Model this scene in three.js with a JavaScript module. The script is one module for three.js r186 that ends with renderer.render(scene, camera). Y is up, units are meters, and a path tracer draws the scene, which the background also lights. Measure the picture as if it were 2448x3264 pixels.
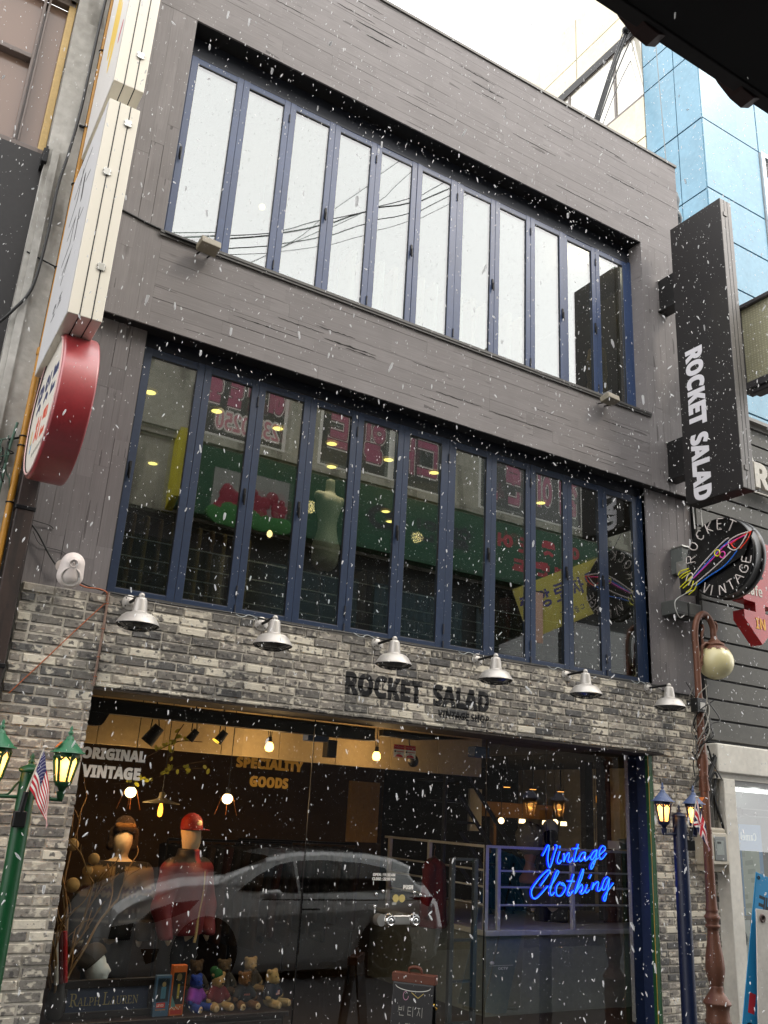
import * as THREE from 'three';
import { mergeGeometries } from 'three/addons/utils/BufferGeometryUtils.js';
import { RoundedBoxGeometry } from 'three/addons/geometries/RoundedBoxGeometry.js';
import { MarchingCubes } from 'three/addons/objects/MarchingCubes.js';
import { FontLoader } from 'three/addons/loaders/FontLoader.js';
import { TextGeometry } from 'three/addons/geometries/TextGeometry.js';

// ---------------------------------------------------------------- camera, sky, sun, exposure
const scene = new THREE.Scene();
const camera = new THREE.PerspectiveCamera(60.343, 0.75, 0.1, 400);
camera.position.set(0, 2.05, 7);
{
  const yaw = THREE.MathUtils.degToRad(30.0785), pit = THREE.MathUtils.degToRad(18.954), rol = THREE.MathUtils.degToRad(3.3518);
  const fwd = new THREE.Vector3(Math.sin(yaw) * Math.cos(pit), Math.sin(pit), -Math.cos(yaw) * Math.cos(pit));
  const right = new THREE.Vector3(Math.cos(yaw), 0, Math.sin(yaw)), up = new THREE.Vector3().crossVectors(right, fwd);
  const r = right.clone().multiplyScalar(Math.cos(rol)).addScaledVector(up, Math.sin(rol));
  const u = up.clone().multiplyScalar(Math.cos(rol)).addScaledVector(right, -Math.sin(rol));
  camera.quaternion.setFromRotationMatrix(new THREE.Matrix4().makeBasis(r, u, fwd.clone().negate()));
}
const renderer = new THREE.WebGLRenderer({ antialias: true });
renderer.toneMapping = THREE.LinearToneMapping;
renderer.toneMappingExposure = 1.15;
renderer.shadowMap.enabled = true;
{ // overcast snow sky: bright towards the zenith, very even
  const w = 256, h = 128, d = new Float32Array(w * h * 4);
  for (let j = 0; j < h; j++) for (let i = 0; i < w; i++) {
    const el = ((j + 0.5) / h - 0.5) * Math.PI, s = Math.max(0, Math.sin(el)), k = (j * w + i) * 4, a = i / w * Math.PI * 2;
    const L = 3.3 * (0.94 + 0.06 * s) * (1 + 0.04 * Math.sin(a * 3 + el * 5) + 0.03 * Math.sin(a * 7 - el * 9));
    d[k] = L * 1.0; d[k + 1] = L * 0.992; d[k + 2] = L * 0.985; d[k + 3] = 1;
  }
  const t = new THREE.DataTexture(d, w, h, THREE.RGBAFormat, THREE.FloatType);
  t.mapping = THREE.EquirectangularReflectionMapping; t.magFilter = THREE.LinearFilter; t.needsUpdate = true;
  scene.background = t; scene.environment = t;
}
const sun = new THREE.DirectionalLight(0xfff3e2, 1.3);
sun.position.set(4 + 18.6, 4 + 28.8, 20.7); sun.target.position.set(4, 4, 0);
sun.castShadow = true; sun.shadow.radius = 22; sun.shadow.mapSize.set(2048, 2048);
Object.assign(sun.shadow.camera, { left: -16, right: 16, top: 18, bottom: -18, near: 1, far: 80 });
scene.add(sun, sun.target);

// ---------------------------------------------------------------- helpers
function rng32(a) { return () => { a |= 0; a = a + 0x6D2B79F5 | 0; let t = Math.imul(a ^ a >>> 15, 1 | a); t = t + Math.imul(t ^ t >>> 7, 61 | t) ^ t; return ((t ^ t >>> 14) >>> 0) / 4294967296; }; }
const R = rng32(20417);
const rr = (a, b) => a + (b - a) * R();
const hash = (x, y, s = 0) => { let n = Math.imul(x | 0, 374761393) + Math.imul(y | 0, 668265263) + Math.imul(s | 0, 1442695041); n = Math.imul(n ^ n >>> 13, 1274126177); return ((n ^ n >>> 16) >>> 0) / 4294967296; };
function vn(x, y, s = 0, wrap = 0) { // value noise, tiles when wrap is given
  const xi = Math.floor(x), yi = Math.floor(y), fx = x - xi, fy = y - yi, u = fx * fx * (3 - 2 * fx), v = fy * fy * (3 - 2 * fy);
  const m = wrap ? (a) => ((a % wrap) + wrap) % wrap : (a) => a;
  const a = hash(m(xi), m(yi), s), b = hash(m(xi + 1), m(yi), s), c = hash(m(xi), m(yi + 1), s), e = hash(m(xi + 1), m(yi + 1), s);
  return a + (b - a) * u + (c - a) * v + (a - b - c + e) * u * v;
}
const fbm = (x, y, s, o = 4) => { let t = 0, a = 0.5, n = 0; for (let i = 0; i < o; i++) { t += a * vn(x, y, s + i); n += a; a *= 0.5; x *= 2; y *= 2; } return t / n; };
const smooth = (a, b, x) => { const t = Math.min(1, Math.max(0, (x - a) / (b - a))); return t * t * (3 - 2 * t); };
const mix3 = (a, b, t) => [a[0] + (b[0] - a[0]) * t, a[1] + (b[1] - a[1]) * t, a[2] + (b[2] - a[2]) * t];
function dataTex(w, h, fn, srgb = true, rep = true) { // fn(x, y) -> [r, g, b] 0..255, y upwards
  const d = new Uint8Array(w * h * 4);
  for (let y = 0; y < h; y++) for (let x = 0; x < w; x++) { const c = fn(x, y), k = (y * w + x) * 4; d[k] = c[0]; d[k + 1] = c[1]; d[k + 2] = c[2]; d[k + 3] = c[3] ?? 255; }
  const t = new THREE.DataTexture(d, w, h); t.magFilter = t.minFilter = THREE.LinearFilter;
  if (rep) t.wrapS = t.wrapT = THREE.RepeatWrapping;
  if (srgb) t.colorSpace = THREE.SRGBColorSpace;
  t.needsUpdate = true; return t;
}
function canvasTex(w, h, draw) {
  const c = document.createElement('canvas'); c.width = w; c.height = h;
  const g = c.getContext('2d'); draw(g, w, h);
  const t = new THREE.CanvasTexture(c); t.colorSpace = THREE.SRGBColorSpace; return t;
}
function lin(hex) { return new THREE.Color(hex); }
function M(hex, rough = 0.7, o = {}) { return new THREE.MeshStandardMaterial({ color: hex, roughness: rough, ...o }); }
function PM(hex, rough, o = {}) { return new THREE.MeshPhysicalMaterial({ color: hex, roughness: rough, ...o }); }
function glow(hex, k, base = 0x222222) { return new THREE.MeshStandardMaterial({ color: base, emissive: hex, emissiveIntensity: k, roughness: 0.5 }); }

const used = {};
function numbered(n) { if (used[n] === undefined) { used[n] = 0; return n; } used[n]++; return n + '_' + String(used[n]).padStart(3, '0'); }
function tag(o, label, category, group, kind) {
  if (label) o.userData.label = label;
  if (category) o.userData.category = category;
  if (group) o.userData.group = group;
  if (kind) o.userData.kind = kind;
  return o;
}
function thing(name, label, category, pos = [0, 0, 0], turn = 0, group) {
  const o = new THREE.Group(); o.name = numbered(name); o.position.set(...pos); o.rotation.y = turn; scene.add(o);
  return tag(o, label, category, group);
}
function geoOf(list) {
  if (!Array.isArray(list)) return list;
  if (list.length === 1) return list[0];
  return mergeGeometries(list.map((g) => { const q = g.index ? g.toNonIndexed() : g.clone(); for (const k of Object.keys(q.attributes)) if (!['position', 'normal', 'uv'].includes(k)) q.deleteAttribute(k); if (!q.attributes.uv) q.setAttribute('uv', new THREE.Float32BufferAttribute(new Float32Array(q.attributes.position.count * 2), 2)); q.morphAttributes = {}; return q; }), false);
}
function metricUV(g, s = 1, ox = 0, oy = 0) { // uv in metres by the way a face points
  const p = g.attributes.position, n = g.attributes.normal, u = new Float32Array(p.count * 2);
  for (let i = 0; i < p.count; i++) {
    const ax = Math.abs(n.getX(i)), ay = Math.abs(n.getY(i)), az = Math.abs(n.getZ(i)), x = p.getX(i), y = p.getY(i), z = p.getZ(i);
    const c = ax > ay && ax > az ? [z, y] : ay > az ? [x, z] : [x, y];
    u[i * 2] = c[0] * s + ox; u[i * 2 + 1] = c[1] * s + oy;
  }
  g.setAttribute('uv', new THREE.BufferAttribute(u, 2)); return g;
}
function mesh(name, geos, m, parent, label) {
  let g = geoOf(geos);
  if (m.userData.metric) { g = g.index ? g.toNonIndexed() : g; metricUV(g, m.userData.metric); }
  const o = new THREE.Mesh(g, m); o.name = parent ? name : numbered(name); o.castShadow = o.receiveShadow = true;
  (parent || scene).add(o);
  if (label) o.userData.label = label;
  return o;
}
function xf(g, x = 0, y = 0, z = 0, rx = 0, ry = 0, rz = 0) { if (rx) g.rotateX(rx); if (ry) g.rotateY(ry); if (rz) g.rotateZ(rz); return g.translate(x, y, z); }
const box = (w, h, d, x, y, z, rx, ry, rz) => xf(new THREE.BoxGeometry(w, h, d), x, y, z, rx, ry, rz);
const bx = (x0, x1, y0, y1, z0, z1) => new THREE.BoxGeometry(x1 - x0, y1 - y0, z1 - z0).translate((x0 + x1) / 2, (y0 + y1) / 2, (z0 + z1) / 2);
const rbx = (x0, x1, y0, y1, z0, z1, r = 0.01, s = 2) => new RoundedBoxGeometry(x1 - x0, y1 - y0, z1 - z0, s, Math.min(r, (x1 - x0) / 2.1, (y1 - y0) / 2.1, (z1 - z0) / 2.1)).translate((x0 + x1) / 2, (y0 + y1) / 2, (z0 + z1) / 2);
const cyl = (r0, r1, h, x, y, z, n = 20, rx, ry, rz) => xf(new THREE.CylinderGeometry(r1, r0, h, n), x, y, z, rx, ry, rz);
const ball = (r, x, y, z, sx = 1, sy = 1, sz = 1, n = 16) => new THREE.SphereGeometry(r, n, Math.ceil(n * 0.75)).scale(sx, sy, sz).translate(x, y, z);
const lathe = (pts, x = 0, y = 0, z = 0, n = 24, rx, ry, rz) => xf(new THREE.LatheGeometry(pts.map((p) => new THREE.Vector2(Math.max(p[0], 1e-4), p[1])), n), x, y, z, rx, ry, rz);
const v3 = (a) => new THREE.Vector3(...a);
function tube(pts, r, seg = 0, n = 6, closed = false, tension = 0.5) { return new THREE.TubeGeometry(new THREE.CatmullRomCurve3(pts.map(v3), closed, 'catmullrom', tension), seg || pts.length * 6, r, n, closed); }
function rod(a, b, r, r2 = r, n = 8) { const A = v3(a), B = v3(b), d = B.clone().sub(A), g = new THREE.CylinderGeometry(r2, r, d.length(), n); g.applyQuaternion(new THREE.Quaternion().setFromUnitVectors(new THREE.Vector3(0, 1, 0), d.normalize())); const c = A.add(B).multiplyScalar(0.5); return g.translate(c.x, c.y, c.z); }
function prism(pts, depth, bevel = 0) { const s = new THREE.Shape(pts.map((p) => new THREE.Vector2(p[0], p[1]))); return new THREE.ExtrudeGeometry(s, bevel ? { depth, bevelEnabled: true, bevelSize: bevel, bevelThickness: bevel, bevelSegments: 2 } : { depth, bevelEnabled: false }); }
const font = await new FontLoader().loadAsync('fonts/droid/droid_sans_bold.typeface.json');
function text(str, w, h, depth = 0.003, bold = 0, space = 1) { // flat lettering fitted into w x h, lower left at the origin
  const g = new TextGeometry(str, { font, size: 1, depth: 0.1, curveSegments: 5, bevelEnabled: bold > 0, bevelThickness: 0.002, bevelSize: bold, bevelSegments: 1 });
  g.computeBoundingBox(); const b = g.boundingBox;
  return g.translate(-b.min.x, -b.min.y, -b.min.z).scale(w / (b.max.x - b.min.x), h / (b.max.y - b.min.y), depth / (b.max.z - b.min.z));
}
// Hangul drawn from strokes, as flat print
const JAMO = { 'ㄱ': '0,0 1,0 1,1', 'ㄴ': '0,0 0,1 1,1', 'ㄷ': '1,0 0,0 0,1 1,1', 'ㄹ': '0,0 1,0 1,.5 0,.5 0,1 1,1', 'ㅁ': '0,0 1,0 1,1 0,1 0,0', 'ㅂ': '0,0 0,1 1,1 1,0;0,.5 1,.5', 'ㅅ': '.5,0 .5,.3 0,1;.5,.3 1,1', 'ㅇ': 'o', 'ㅈ': '0,0 1,0;.5,0 .5,.35 0,1;.5,.35 1,1', 'ㅊ': '.3,-.2 .7,-.2;0,.1 1,.1;.5,.1 .5,.4 0,1;.5,.4 1,1', 'ㅋ': '0,0 1,0 1,1;0,.5 1,.5', 'ㅌ': '1,0 0,0 0,1 1,1;0,.5 1,.5', 'ㅍ': '0,0 1,0;0,1 1,1;.3,0 .3,1;.7,0 .7,1', 'ㅎ': '.3,-.2 .7,-.2;0,.1 1,.1;o' };
const LL = 'ㄱㄱㄴㄷㄷㄹㅁㅂㅂㅅㅅㅇㅈㅈㅊㅋㅌㅍㅎ', TT = ' ㄱㄱㄱㄴㄴㄴㄷㄹㄹㄹㄹㄹㄹㄹㄹㅁㅂㅂㅅㅅㅇㅈㅊㅋㅌㅍㅎ';
const VV = { 0: '.2,0 .2,1;.2,.5 .9,.5', 1: '.1,0 .1,1;.1,.5 .7,.5;.7,0 .7,1', 4: '.7,0 .7,1;0,.5 .7,.5', 5: '.4,0 .4,1;0,.5 .4,.5;.85,0 .85,1', 6: '.7,0 .7,1;0,.35 .7,.35;0,.65 .7,.65', 8: '0,1 1,1;.5,.2 .5,1', 12: '0,1 1,1;.3,.2 .3,1;.7,.2 .7,1', 13: '0,.3 1,.3;.5,.3 .5,1', 18: '0,.5 1,.5', 20: '.5,0 .5,1' };
function hangul(g, ch, x, y, w, h) {
  const st = (d, X, Y, W, H) => { for (const s of d.split(';')) { g.beginPath(); if (s === 'o') g.ellipse(X + W / 2, Y + H / 2, W * 0.45, H * 0.45, 0, 0, 7); else s.split(' ').forEach((p, i) => { const [a, b] = p.split(',').map(Number); g[i ? 'lineTo' : 'moveTo'](X + a * W, Y + b * H); }); g.stroke(); } };
  const c = ch.charCodeAt(0) - 0xAC00; if (c < 0) return;
  const l = LL[Math.floor(c / 588)], v = Math.floor((c % 588) / 28), t = TT[c % 28], H = t !== ' ' ? h * 0.52 : h;
  if ([8, 12, 13, 17, 18].includes(v)) { st(JAMO[l], x + w * 0.12, y + H * 0.05, w * 0.76, H * 0.45); st(VV[v] || VV[18], x, y + H * 0.55, w, H * 0.4); }
  else { st(JAMO[l], x, y + H * 0.1, w * 0.5, H * 0.75); st(VV[v] || VV[20], x + w * 0.6, y, w * 0.4, H); }
  if (t !== ' ') st(JAMO[t], x + w * 0.15, y + h * 0.66, w * 0.7, h * 0.3);
}
function hangulLine(g, s, x, y, w, h, gap = 1.18) { for (const ch of s) { hangul(g, ch, x, y, w, h); x += w * gap; } }
// one continuous body from tapered bones joined with a smooth minimum
function sdf(bones, res, k = 0.05, extra) {
  let lo = [1e9, 1e9, 1e9], hi = [-1e9, -1e9, -1e9];
  for (const [a, b, r, s] of bones) for (const [p, q] of [[a, r], [b, s ?? r]]) for (let i = 0; i < 3; i++) { lo[i] = Math.min(lo[i], p[i] - q * 1.4 - 0.02); hi[i] = Math.max(hi[i], p[i] + q * 1.4 + 0.02); }
  const half = Math.max(hi[0] - lo[0], hi[1] - lo[1], hi[2] - lo[2]) / 2 * 1.08, c = lo.map((v, i) => (v + hi[i]) / 2);
  const mc = new MarchingCubes(res, new THREE.MeshBasicMaterial(), false, false, 60000); mc.isolation = 0;
  const f = mc.field;
  for (let z = 0; z < res; z++) for (let y = 0; y < res; y++) for (let x = 0; x < res; x++) {
    const p = [x, y, z].map((q, i) => ((q - res / 2) / (res / 2)) * half + c[i]);
    let d = 1e9;
    for (const [a, b, r, s = r, sq] of bones) {
      let ax = b[0] - a[0], ay = b[1] - a[1], az = b[2] - a[2], px = p[0] - a[0], py = p[1] - a[1], pz = p[2] - a[2];
      const L = ax * ax + ay * ay + az * az, t = L ? Math.min(1, Math.max(0, (px * ax + py * ay + pz * az) / L)) : 0;
      px -= ax * t; py -= ay * t; pz -= az * t; if (sq) pz *= sq;
      const e = Math.sqrt(px * px + py * py + pz * pz) - (r + (s - r) * t), h = Math.max(0, k - Math.abs(d - e)) / k;
      d = Math.min(d, e) - h * h * k * 0.25;
    }
    if (extra) d = extra(p, d);
    f[x + y * res + z * res * res] = -d;
  }
  mc.update();
  const n = mc.count, pos = mc.positionArray.slice(0, n * 3), nor = mc.normalArray.slice(0, n * 3);
  for (let i = 0; i < n; i++) for (let j = 0; j < 3; j++) pos[i * 3 + j] = pos[i * 3 + j] * half + c[j];
  const g = new THREE.BufferGeometry();
  g.setAttribute('position', new THREE.BufferAttribute(pos, 3)); g.setAttribute('normal', new THREE.BufferAttribute(nor, 3)); g.setAttribute('uv', new THREE.BufferAttribute(new Float32Array(n * 2), 2));
  return g;
}
function bulbLight(x, y, z, hex, cd, rad = 1.5) { const l = new THREE.PointLight(hex, cd); l.position.set(x, y, z); l.castShadow = true; l.shadow.radius = rad; scene.add(l); return l; }

// ---------------------------------------------------------------- materials
const T_board = dataTex(1024, 1024, (x, y) => { // painted board: grain along u, hairline cracks, worn spots
  const u = x / 1024, v = y / 1024;
  const g = vn(u * 8, v * 160, 5, 0) * 0.6 + vn(u * 24, v * 420, 6) * 0.4, p = fbm(u * 6, v * 6, 9), c = vn(u * 5, v * 90, 31), c2 = vn(u * 3 + 7, v * 60, 37);
  let t = 118 + (g - 0.5) * 9 + (p - 0.5) * 16;
  if (c > 0.93) t -= (c - 0.93) * 520 * vn(u * 30, v * 8, 40);
  if (c2 > 0.95 && p > 0.5) t -= 34;
  t = Math.max(38, t);
  return [t + 2.5, t - 2, t - 2.5];
});
const T_boardBump = dataTex(1024, 1024, (x, y) => { const u = x / 1024, v = y / 1024, g = vn(u * 8, v * 160, 5) * 0.6 + vn(u * 24, v * 420, 6) * 0.4, c = vn(u * 5, v * 90, 31); const t = 140 + (g - 0.5) * 70 - (c > 0.93 ? (c - 0.93) * 1400 : 0); return [Math.max(0, t), Math.max(0, t), Math.max(0, t)]; }, false);
const mBoard = new THREE.MeshStandardMaterial({ map: T_board, bumpMap: T_boardBump, bumpScale: 0.004, roughness: 0.75 });
const T_conc = dataTex(512, 512, (x, y) => { const u = x / 512, v = y / 512, p = fbm(u * 5, v * 5, 51), q = fbm(u * 40, v * 40, 61, 3), s = smooth(0.55, 0.75, fbm(u * 14, v * 2.5, 71)); const t = 176 + (p - 0.5) * 46 + (q - 0.5) * 28 - s * 42; return [t, t - 3, t - 9]; });
const T_grain = dataTex(512, 512, (x, y) => { const t = 238 + (fbm(x / 9, y / 9, 81, 3) - 0.5) * 24 + (fbm(x / 90, y / 90, 85, 3) - 0.5) * 26; return [t, t, t]; });
const T_bump = dataTex(512, 512, (x, y) => { const t = 128 + (fbm(x / 7, y / 7, 91, 3) - 0.5) * 190; return [t, t, t]; }, false);
const tex = (m, map, s, bump = 0) => { m.map = map; m.userData.metric = s; if (bump) { m.bumpMap = T_bump; m.bumpScale = bump; } return m; };
const mConc = tex(M(0xffffff, 0.9), T_conc, 0.45, 0.004);
const mNavy = tex(M(0x34486e, 0.4), T_grain, 0.8), mNavyShaded = tex(M(0x24344f, 0.4), T_grain, 0.8);  // second navy: same frame paint, darkened to carry the lower storey shade
const mNavyDark = tex(M(0x161b28, 0.5), T_grain, 0.8);
const mDark = tex(M(0x1c1b1c, 0.6), T_grain, 0.9);
const mBlack = M(0x0c0c0d, 0.45), mIron = M(0x141518, 0.45, { metalness: 0.4 });
const mSteel = M(0xbdbcb8, 0.34, { metalness: 0.9 }), mChrome = M(0xd8d8d8, 0.12, { metalness: 1 });
const mGraySill = tex(M(0x4a4846, 0.5), T_grain, 0.7);
const mWhiteBox = M(0xe0dacc, 0.45);
const mWhitePaint = tex(M(0xd9d5cb, 0.6), T_grain, 0.4);
const mPane = PM(0xc9d0cc, 0.0, { transmission: 1, thickness: 0, ior: 2.5 });
const mShopPane = PM(0xdfe4e0, 0.0, { transmission: 1, thickness: 0, ior: 1.95 });
const mClear = PM(0xffffff, 0.02, { transmission: 1, thickness: 0, ior: 1.5 });
const mRoom = tex(M(0x6a655c, 0.9), T_grain, 0.4), mRoomDark = tex(M(0x2c2925, 0.9), T_grain, 0.4), mRoomWarm = tex(M(0x8a6432, 0.8), T_grain, 0.4), mFloor = tex(M(0x3a2a1e, 0.5), T_grain, 0.4);
const mWoodDark = tex(M(0x4a2415, 0.45), T_board, 0.8), mSoffit = tex(M(0x5b4c3c, 0.8), T_board, 0.6);

// ---------------------------------------------------------------- ground
{
  const mRoad = tex(M(0x4b4c4d, 0.55), T_grain, 0.5, 0.006);
  const g = new THREE.PlaneGeometry(260, 260).rotateX(-Math.PI / 2).translate(0, -0.2, 0);
  tag(mesh('road', g, mRoad), 'wet grey asphalt road running past the shop front', undefined, undefined, 'structure');
  const mPave = tex(M(0x63615c, 0.6), T_conc, 0.7, 0.004);
  tag(mesh('pavement', [bx(-20, 30, -0.3, -0.01, -7.9, 1.15)], mPave), 'grey concrete pavement in front of the shops', undefined, undefined, 'structure');
  tag(mesh('pavement', [bx(-20, 30, -0.3, -0.012, 6.7, 8.4)], mPave), 'grey concrete pavement on the far side of the street', undefined, undefined, 'structure');
}

// ---------------------------------------------------------------- the shop building
const X0 = 0.94, X1 = 8.57, WL = 1.55, WR = 7.79;
const shop = thing('shop_building', 'three storey clothes shop with grey board cladding, blue folding windows and brick front', 'building');
// shell: walls with thickness, floors, roof
const shellZ = -6.5;
mesh('wall_core', [
  bx(X0, X1, 9.53, 11.11, -0.24, -0.022), bx(X0, WL - 0.01, 6.03, 9.53, -0.24, -0.022), bx(WR + 0.01, X1, 6.03, 9.53, -0.24, -0.022), bx(WL - 0.01, WR + 0.01, 6.03, 6.97, -0.24, -0.022),
], mDark, shop);
mesh('wall_core', [bx(X0, 1.59, 3.57, 6.03, -0.30, -0.142)], mDark, shop); mesh('wall_core', [bx(7.80, X1 + 0.03, 3.57, 6.03, -0.30, -0.142)], mDark, shop);
mesh('side_wall', [bx(X0 - 0.02, X0 + 0.08, -0.1, 11.1, shellZ, -0.31), bx(X1 - 0.08, X1 + 0.02, 2.98, 11.1, shellZ, -0.31), bx(X0 - 0.02, X1 + 0.02, -0.1, 11.1, shellZ - 0.2, shellZ)], mRoomDark, shop);
mesh('roof', [bx(X0 - 0.02, X1 + 0.02, 11.0, 11.1, shellZ, -0.24)], mDark, shop);
mesh('floor_slab', [bx(X0 + 0.08, X1 - 0.08, 6.35, 6.75, shellZ, -0.30)], mRoom, shop);
mesh('floor_slab', [bx(X0 + 0.08, X1 - 0.08, 2.98, 3.42, shellZ, -0.34)], mRoom, shop);
mesh('floor_slab', [bx(X0 + 0.08, X1 - 0.08, 0.0, 0.14, shellZ, -0.5)], mFloor, shop);
mesh('ceiling', [bx(X0 + 0.08, X1 - 0.08, 9.6, 9.7, shellZ, -0.26)], mRoom, shop);
mesh('overhang_soffit', [bx(X0 + 0.002, X1 - 0.002, 6.012, 6.03, -0.142, -0.024)], mDark, shop);
mesh('parapet_cap', [bx(X0 - 0.015, X1 + 0.012, 11.11, 11.15, -0.3, 0.02)], mGraySill, shop);
{ // boards
  let bi = 0;
  const board = (x0, x1, y0, y1, z, vertical) => {
    const gap = R() < 0.14 ? rr(0.004, 0.008) : rr(0.0004, 0.0016), e = rr(0.0003, 0.0012), w = x1 - x0, h = y1 - y0;
    const g = vertical ? bx(x0 + gap / 2, x1 - gap / 2, y0 + e / 2, y1 - e / 2, z - 0.02, z + rr(-0.002, 0.001)) : bx(x0 + e / 2, x1 - e / 2, y0 + gap / 2, y1 - gap / 2, z - 0.02, z + rr(-0.002, 0.001));
    const q = g.toNonIndexed(), p = q.attributes.position, u = q.attributes.uv, ox = R() * 5, oy = R() * 5;
    for (let i = 0; i < p.count; i++) u.setXY(i, (vertical ? p.getY(i) : p.getX(i)) * 0.5 + ox, (vertical ? p.getX(i) : p.getY(i)) * 0.5 + oy);
    const k = rr(0.9, 1.07);
    const m = (z < -0.1 ? shadedMats : boardMats)[bi++ % boardMats.length];
    mesh('board', q, m, shop);
  };
  const boardMats = [0.965, 0.985, 1, 1.015, 1.03, 0.995].map((k) => { const m = mBoard.clone(); m.color.setScalar(k); return m; });
  const shadedMats = boardMats.map((m) => { const q = m.clone(); q.color.multiply(new THREE.Color(0.74, 0.735, 0.75)); return q; });  // lower boards: dimmer light low on the facade tinted into the colour
  const rows = (x0, x1, y0, y1, n, lens) => { const h = (y1 - y0) / n; for (let r = 0; r < n; r++) { let x = x0, first = rr(0.3, 1) * lens; while (x < x1 - 0.01) { let nx = Math.min(x1, x + first); if (x1 - nx < 0.35) nx = x1; board(x, nx, y0 + r * h, y0 + (r + 1) * h, 0, false); x = nx; first = rr(0.75, 1.25) * lens; } } };
  const cols = (x0, x1, y0, y1, n, lens, z) => { const w = (x1 - x0) / n; for (let c = 0; c < n; c++) { let y = y0, first = rr(0.3, 1) * lens; while (y < y1 - 0.01) { let ny = Math.min(y1, y + first); if (y1 - ny < 0.25) ny = y1; board(x0 + c * w, x0 + (c + 1) * w, y, ny, z, true); y = ny; first = rr(0.7, 1.3) * lens; } } };
  rows(X0, X1, 9.52, 11.11, 11, 2.2);
  rows(WL, WR, 6.012, 6.98, 7, 1.9);
  cols(X0, WL, 6.012, 9.52, 5, 1.0, 0);
  cols(WR, X1, 6.012, 9.52, 6, 0.9, 0);
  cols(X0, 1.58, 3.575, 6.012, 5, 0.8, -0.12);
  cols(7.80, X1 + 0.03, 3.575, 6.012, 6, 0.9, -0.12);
  // jambs of the openings, lined with the same paint
  for (const g of [bx(WR, WR + 0.012, 6.98, 9.52, -0.26, -0.022), bx(WL - 0.012, WL, 6.98, 9.52, -0.26, -0.022), bx(7.80, 7.812, 3.575, 6.01, -0.3, -0.142)]) mesh('reveal', metricUV(g.toNonIndexed(), 0.5), mBoard, shop);
  mesh('reveal', [bx(WL, WR, 9.522, 9.534, -0.3, -0.022)], mDark, shop);
}
{ // splits in the boards: jagged slivers of dark gaps running along the grain
  const mCrack = M(0x1b1918, 0.95);
  const crack = (x, y, len, w, z = 0.0015) => { const up = [], dn = [], n = 14; for (let i = 0; i <= n; i++) { const t = i / n, q = w * Math.sin(t * Math.PI) ** 0.6 * rr(0.15, 1), o = rr(-0.004, 0.004); up.push([x + t * len, y + o + q * 0.5]); dn.push([x + t * len, y + o - q * 0.5 - 0.0006]); } mesh('split', prism([...up, ...dn.reverse()], 0.002).translate(0, 0, z - 0.002), mCrack, shop); };
  for (const [x, y, l, w] of [[2.9, 10.92, 0.75, 0.012], [3.05, 10.72, 0.5, 0.01], [3.3, 10.62, 0.7, 0.016], [3.45, 10.5, 0.35, 0.02], [4.75, 10.8, 0.55, 0.014], [4.95, 10.66, 0.5, 0.018], [5.1, 10.56, 0.3, 0.012], [6.1, 10.6, 0.5, 0.012], [5.6, 10.2, 0.7, 0.008], [6.9, 10.75, 0.6, 0.016], [7.2, 10.35, 0.7, 0.012], [7.5, 9.85, 0.6, 0.014], [2.2, 10.3, 0.6, 0.008], [3.9, 9.85, 0.8, 0.009], [6.3, 9.75, 0.9, 0.008],
    [2.75, 6.52, 0.5, 0.008], [3.15, 6.58, 0.45, 0.012], [3.25, 6.47, 0.6, 0.02], [3.5, 6.44, 0.35, 0.012], [2.3, 6.38, 0.7, 0.012], [4.3, 6.55, 0.4, 0.006], [5.3, 6.28, 0.9, 0.008], [6.6, 6.24, 0.8, 0.009], [7.0, 6.66, 0.5, 0.008], [4.6, 6.3, 0.6, 0.007], [5.9, 6.5, 0.6, 0.006], [4.4, 6.2, 0.5, 0.006]]) crack(x, y, l, w);
}
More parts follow.
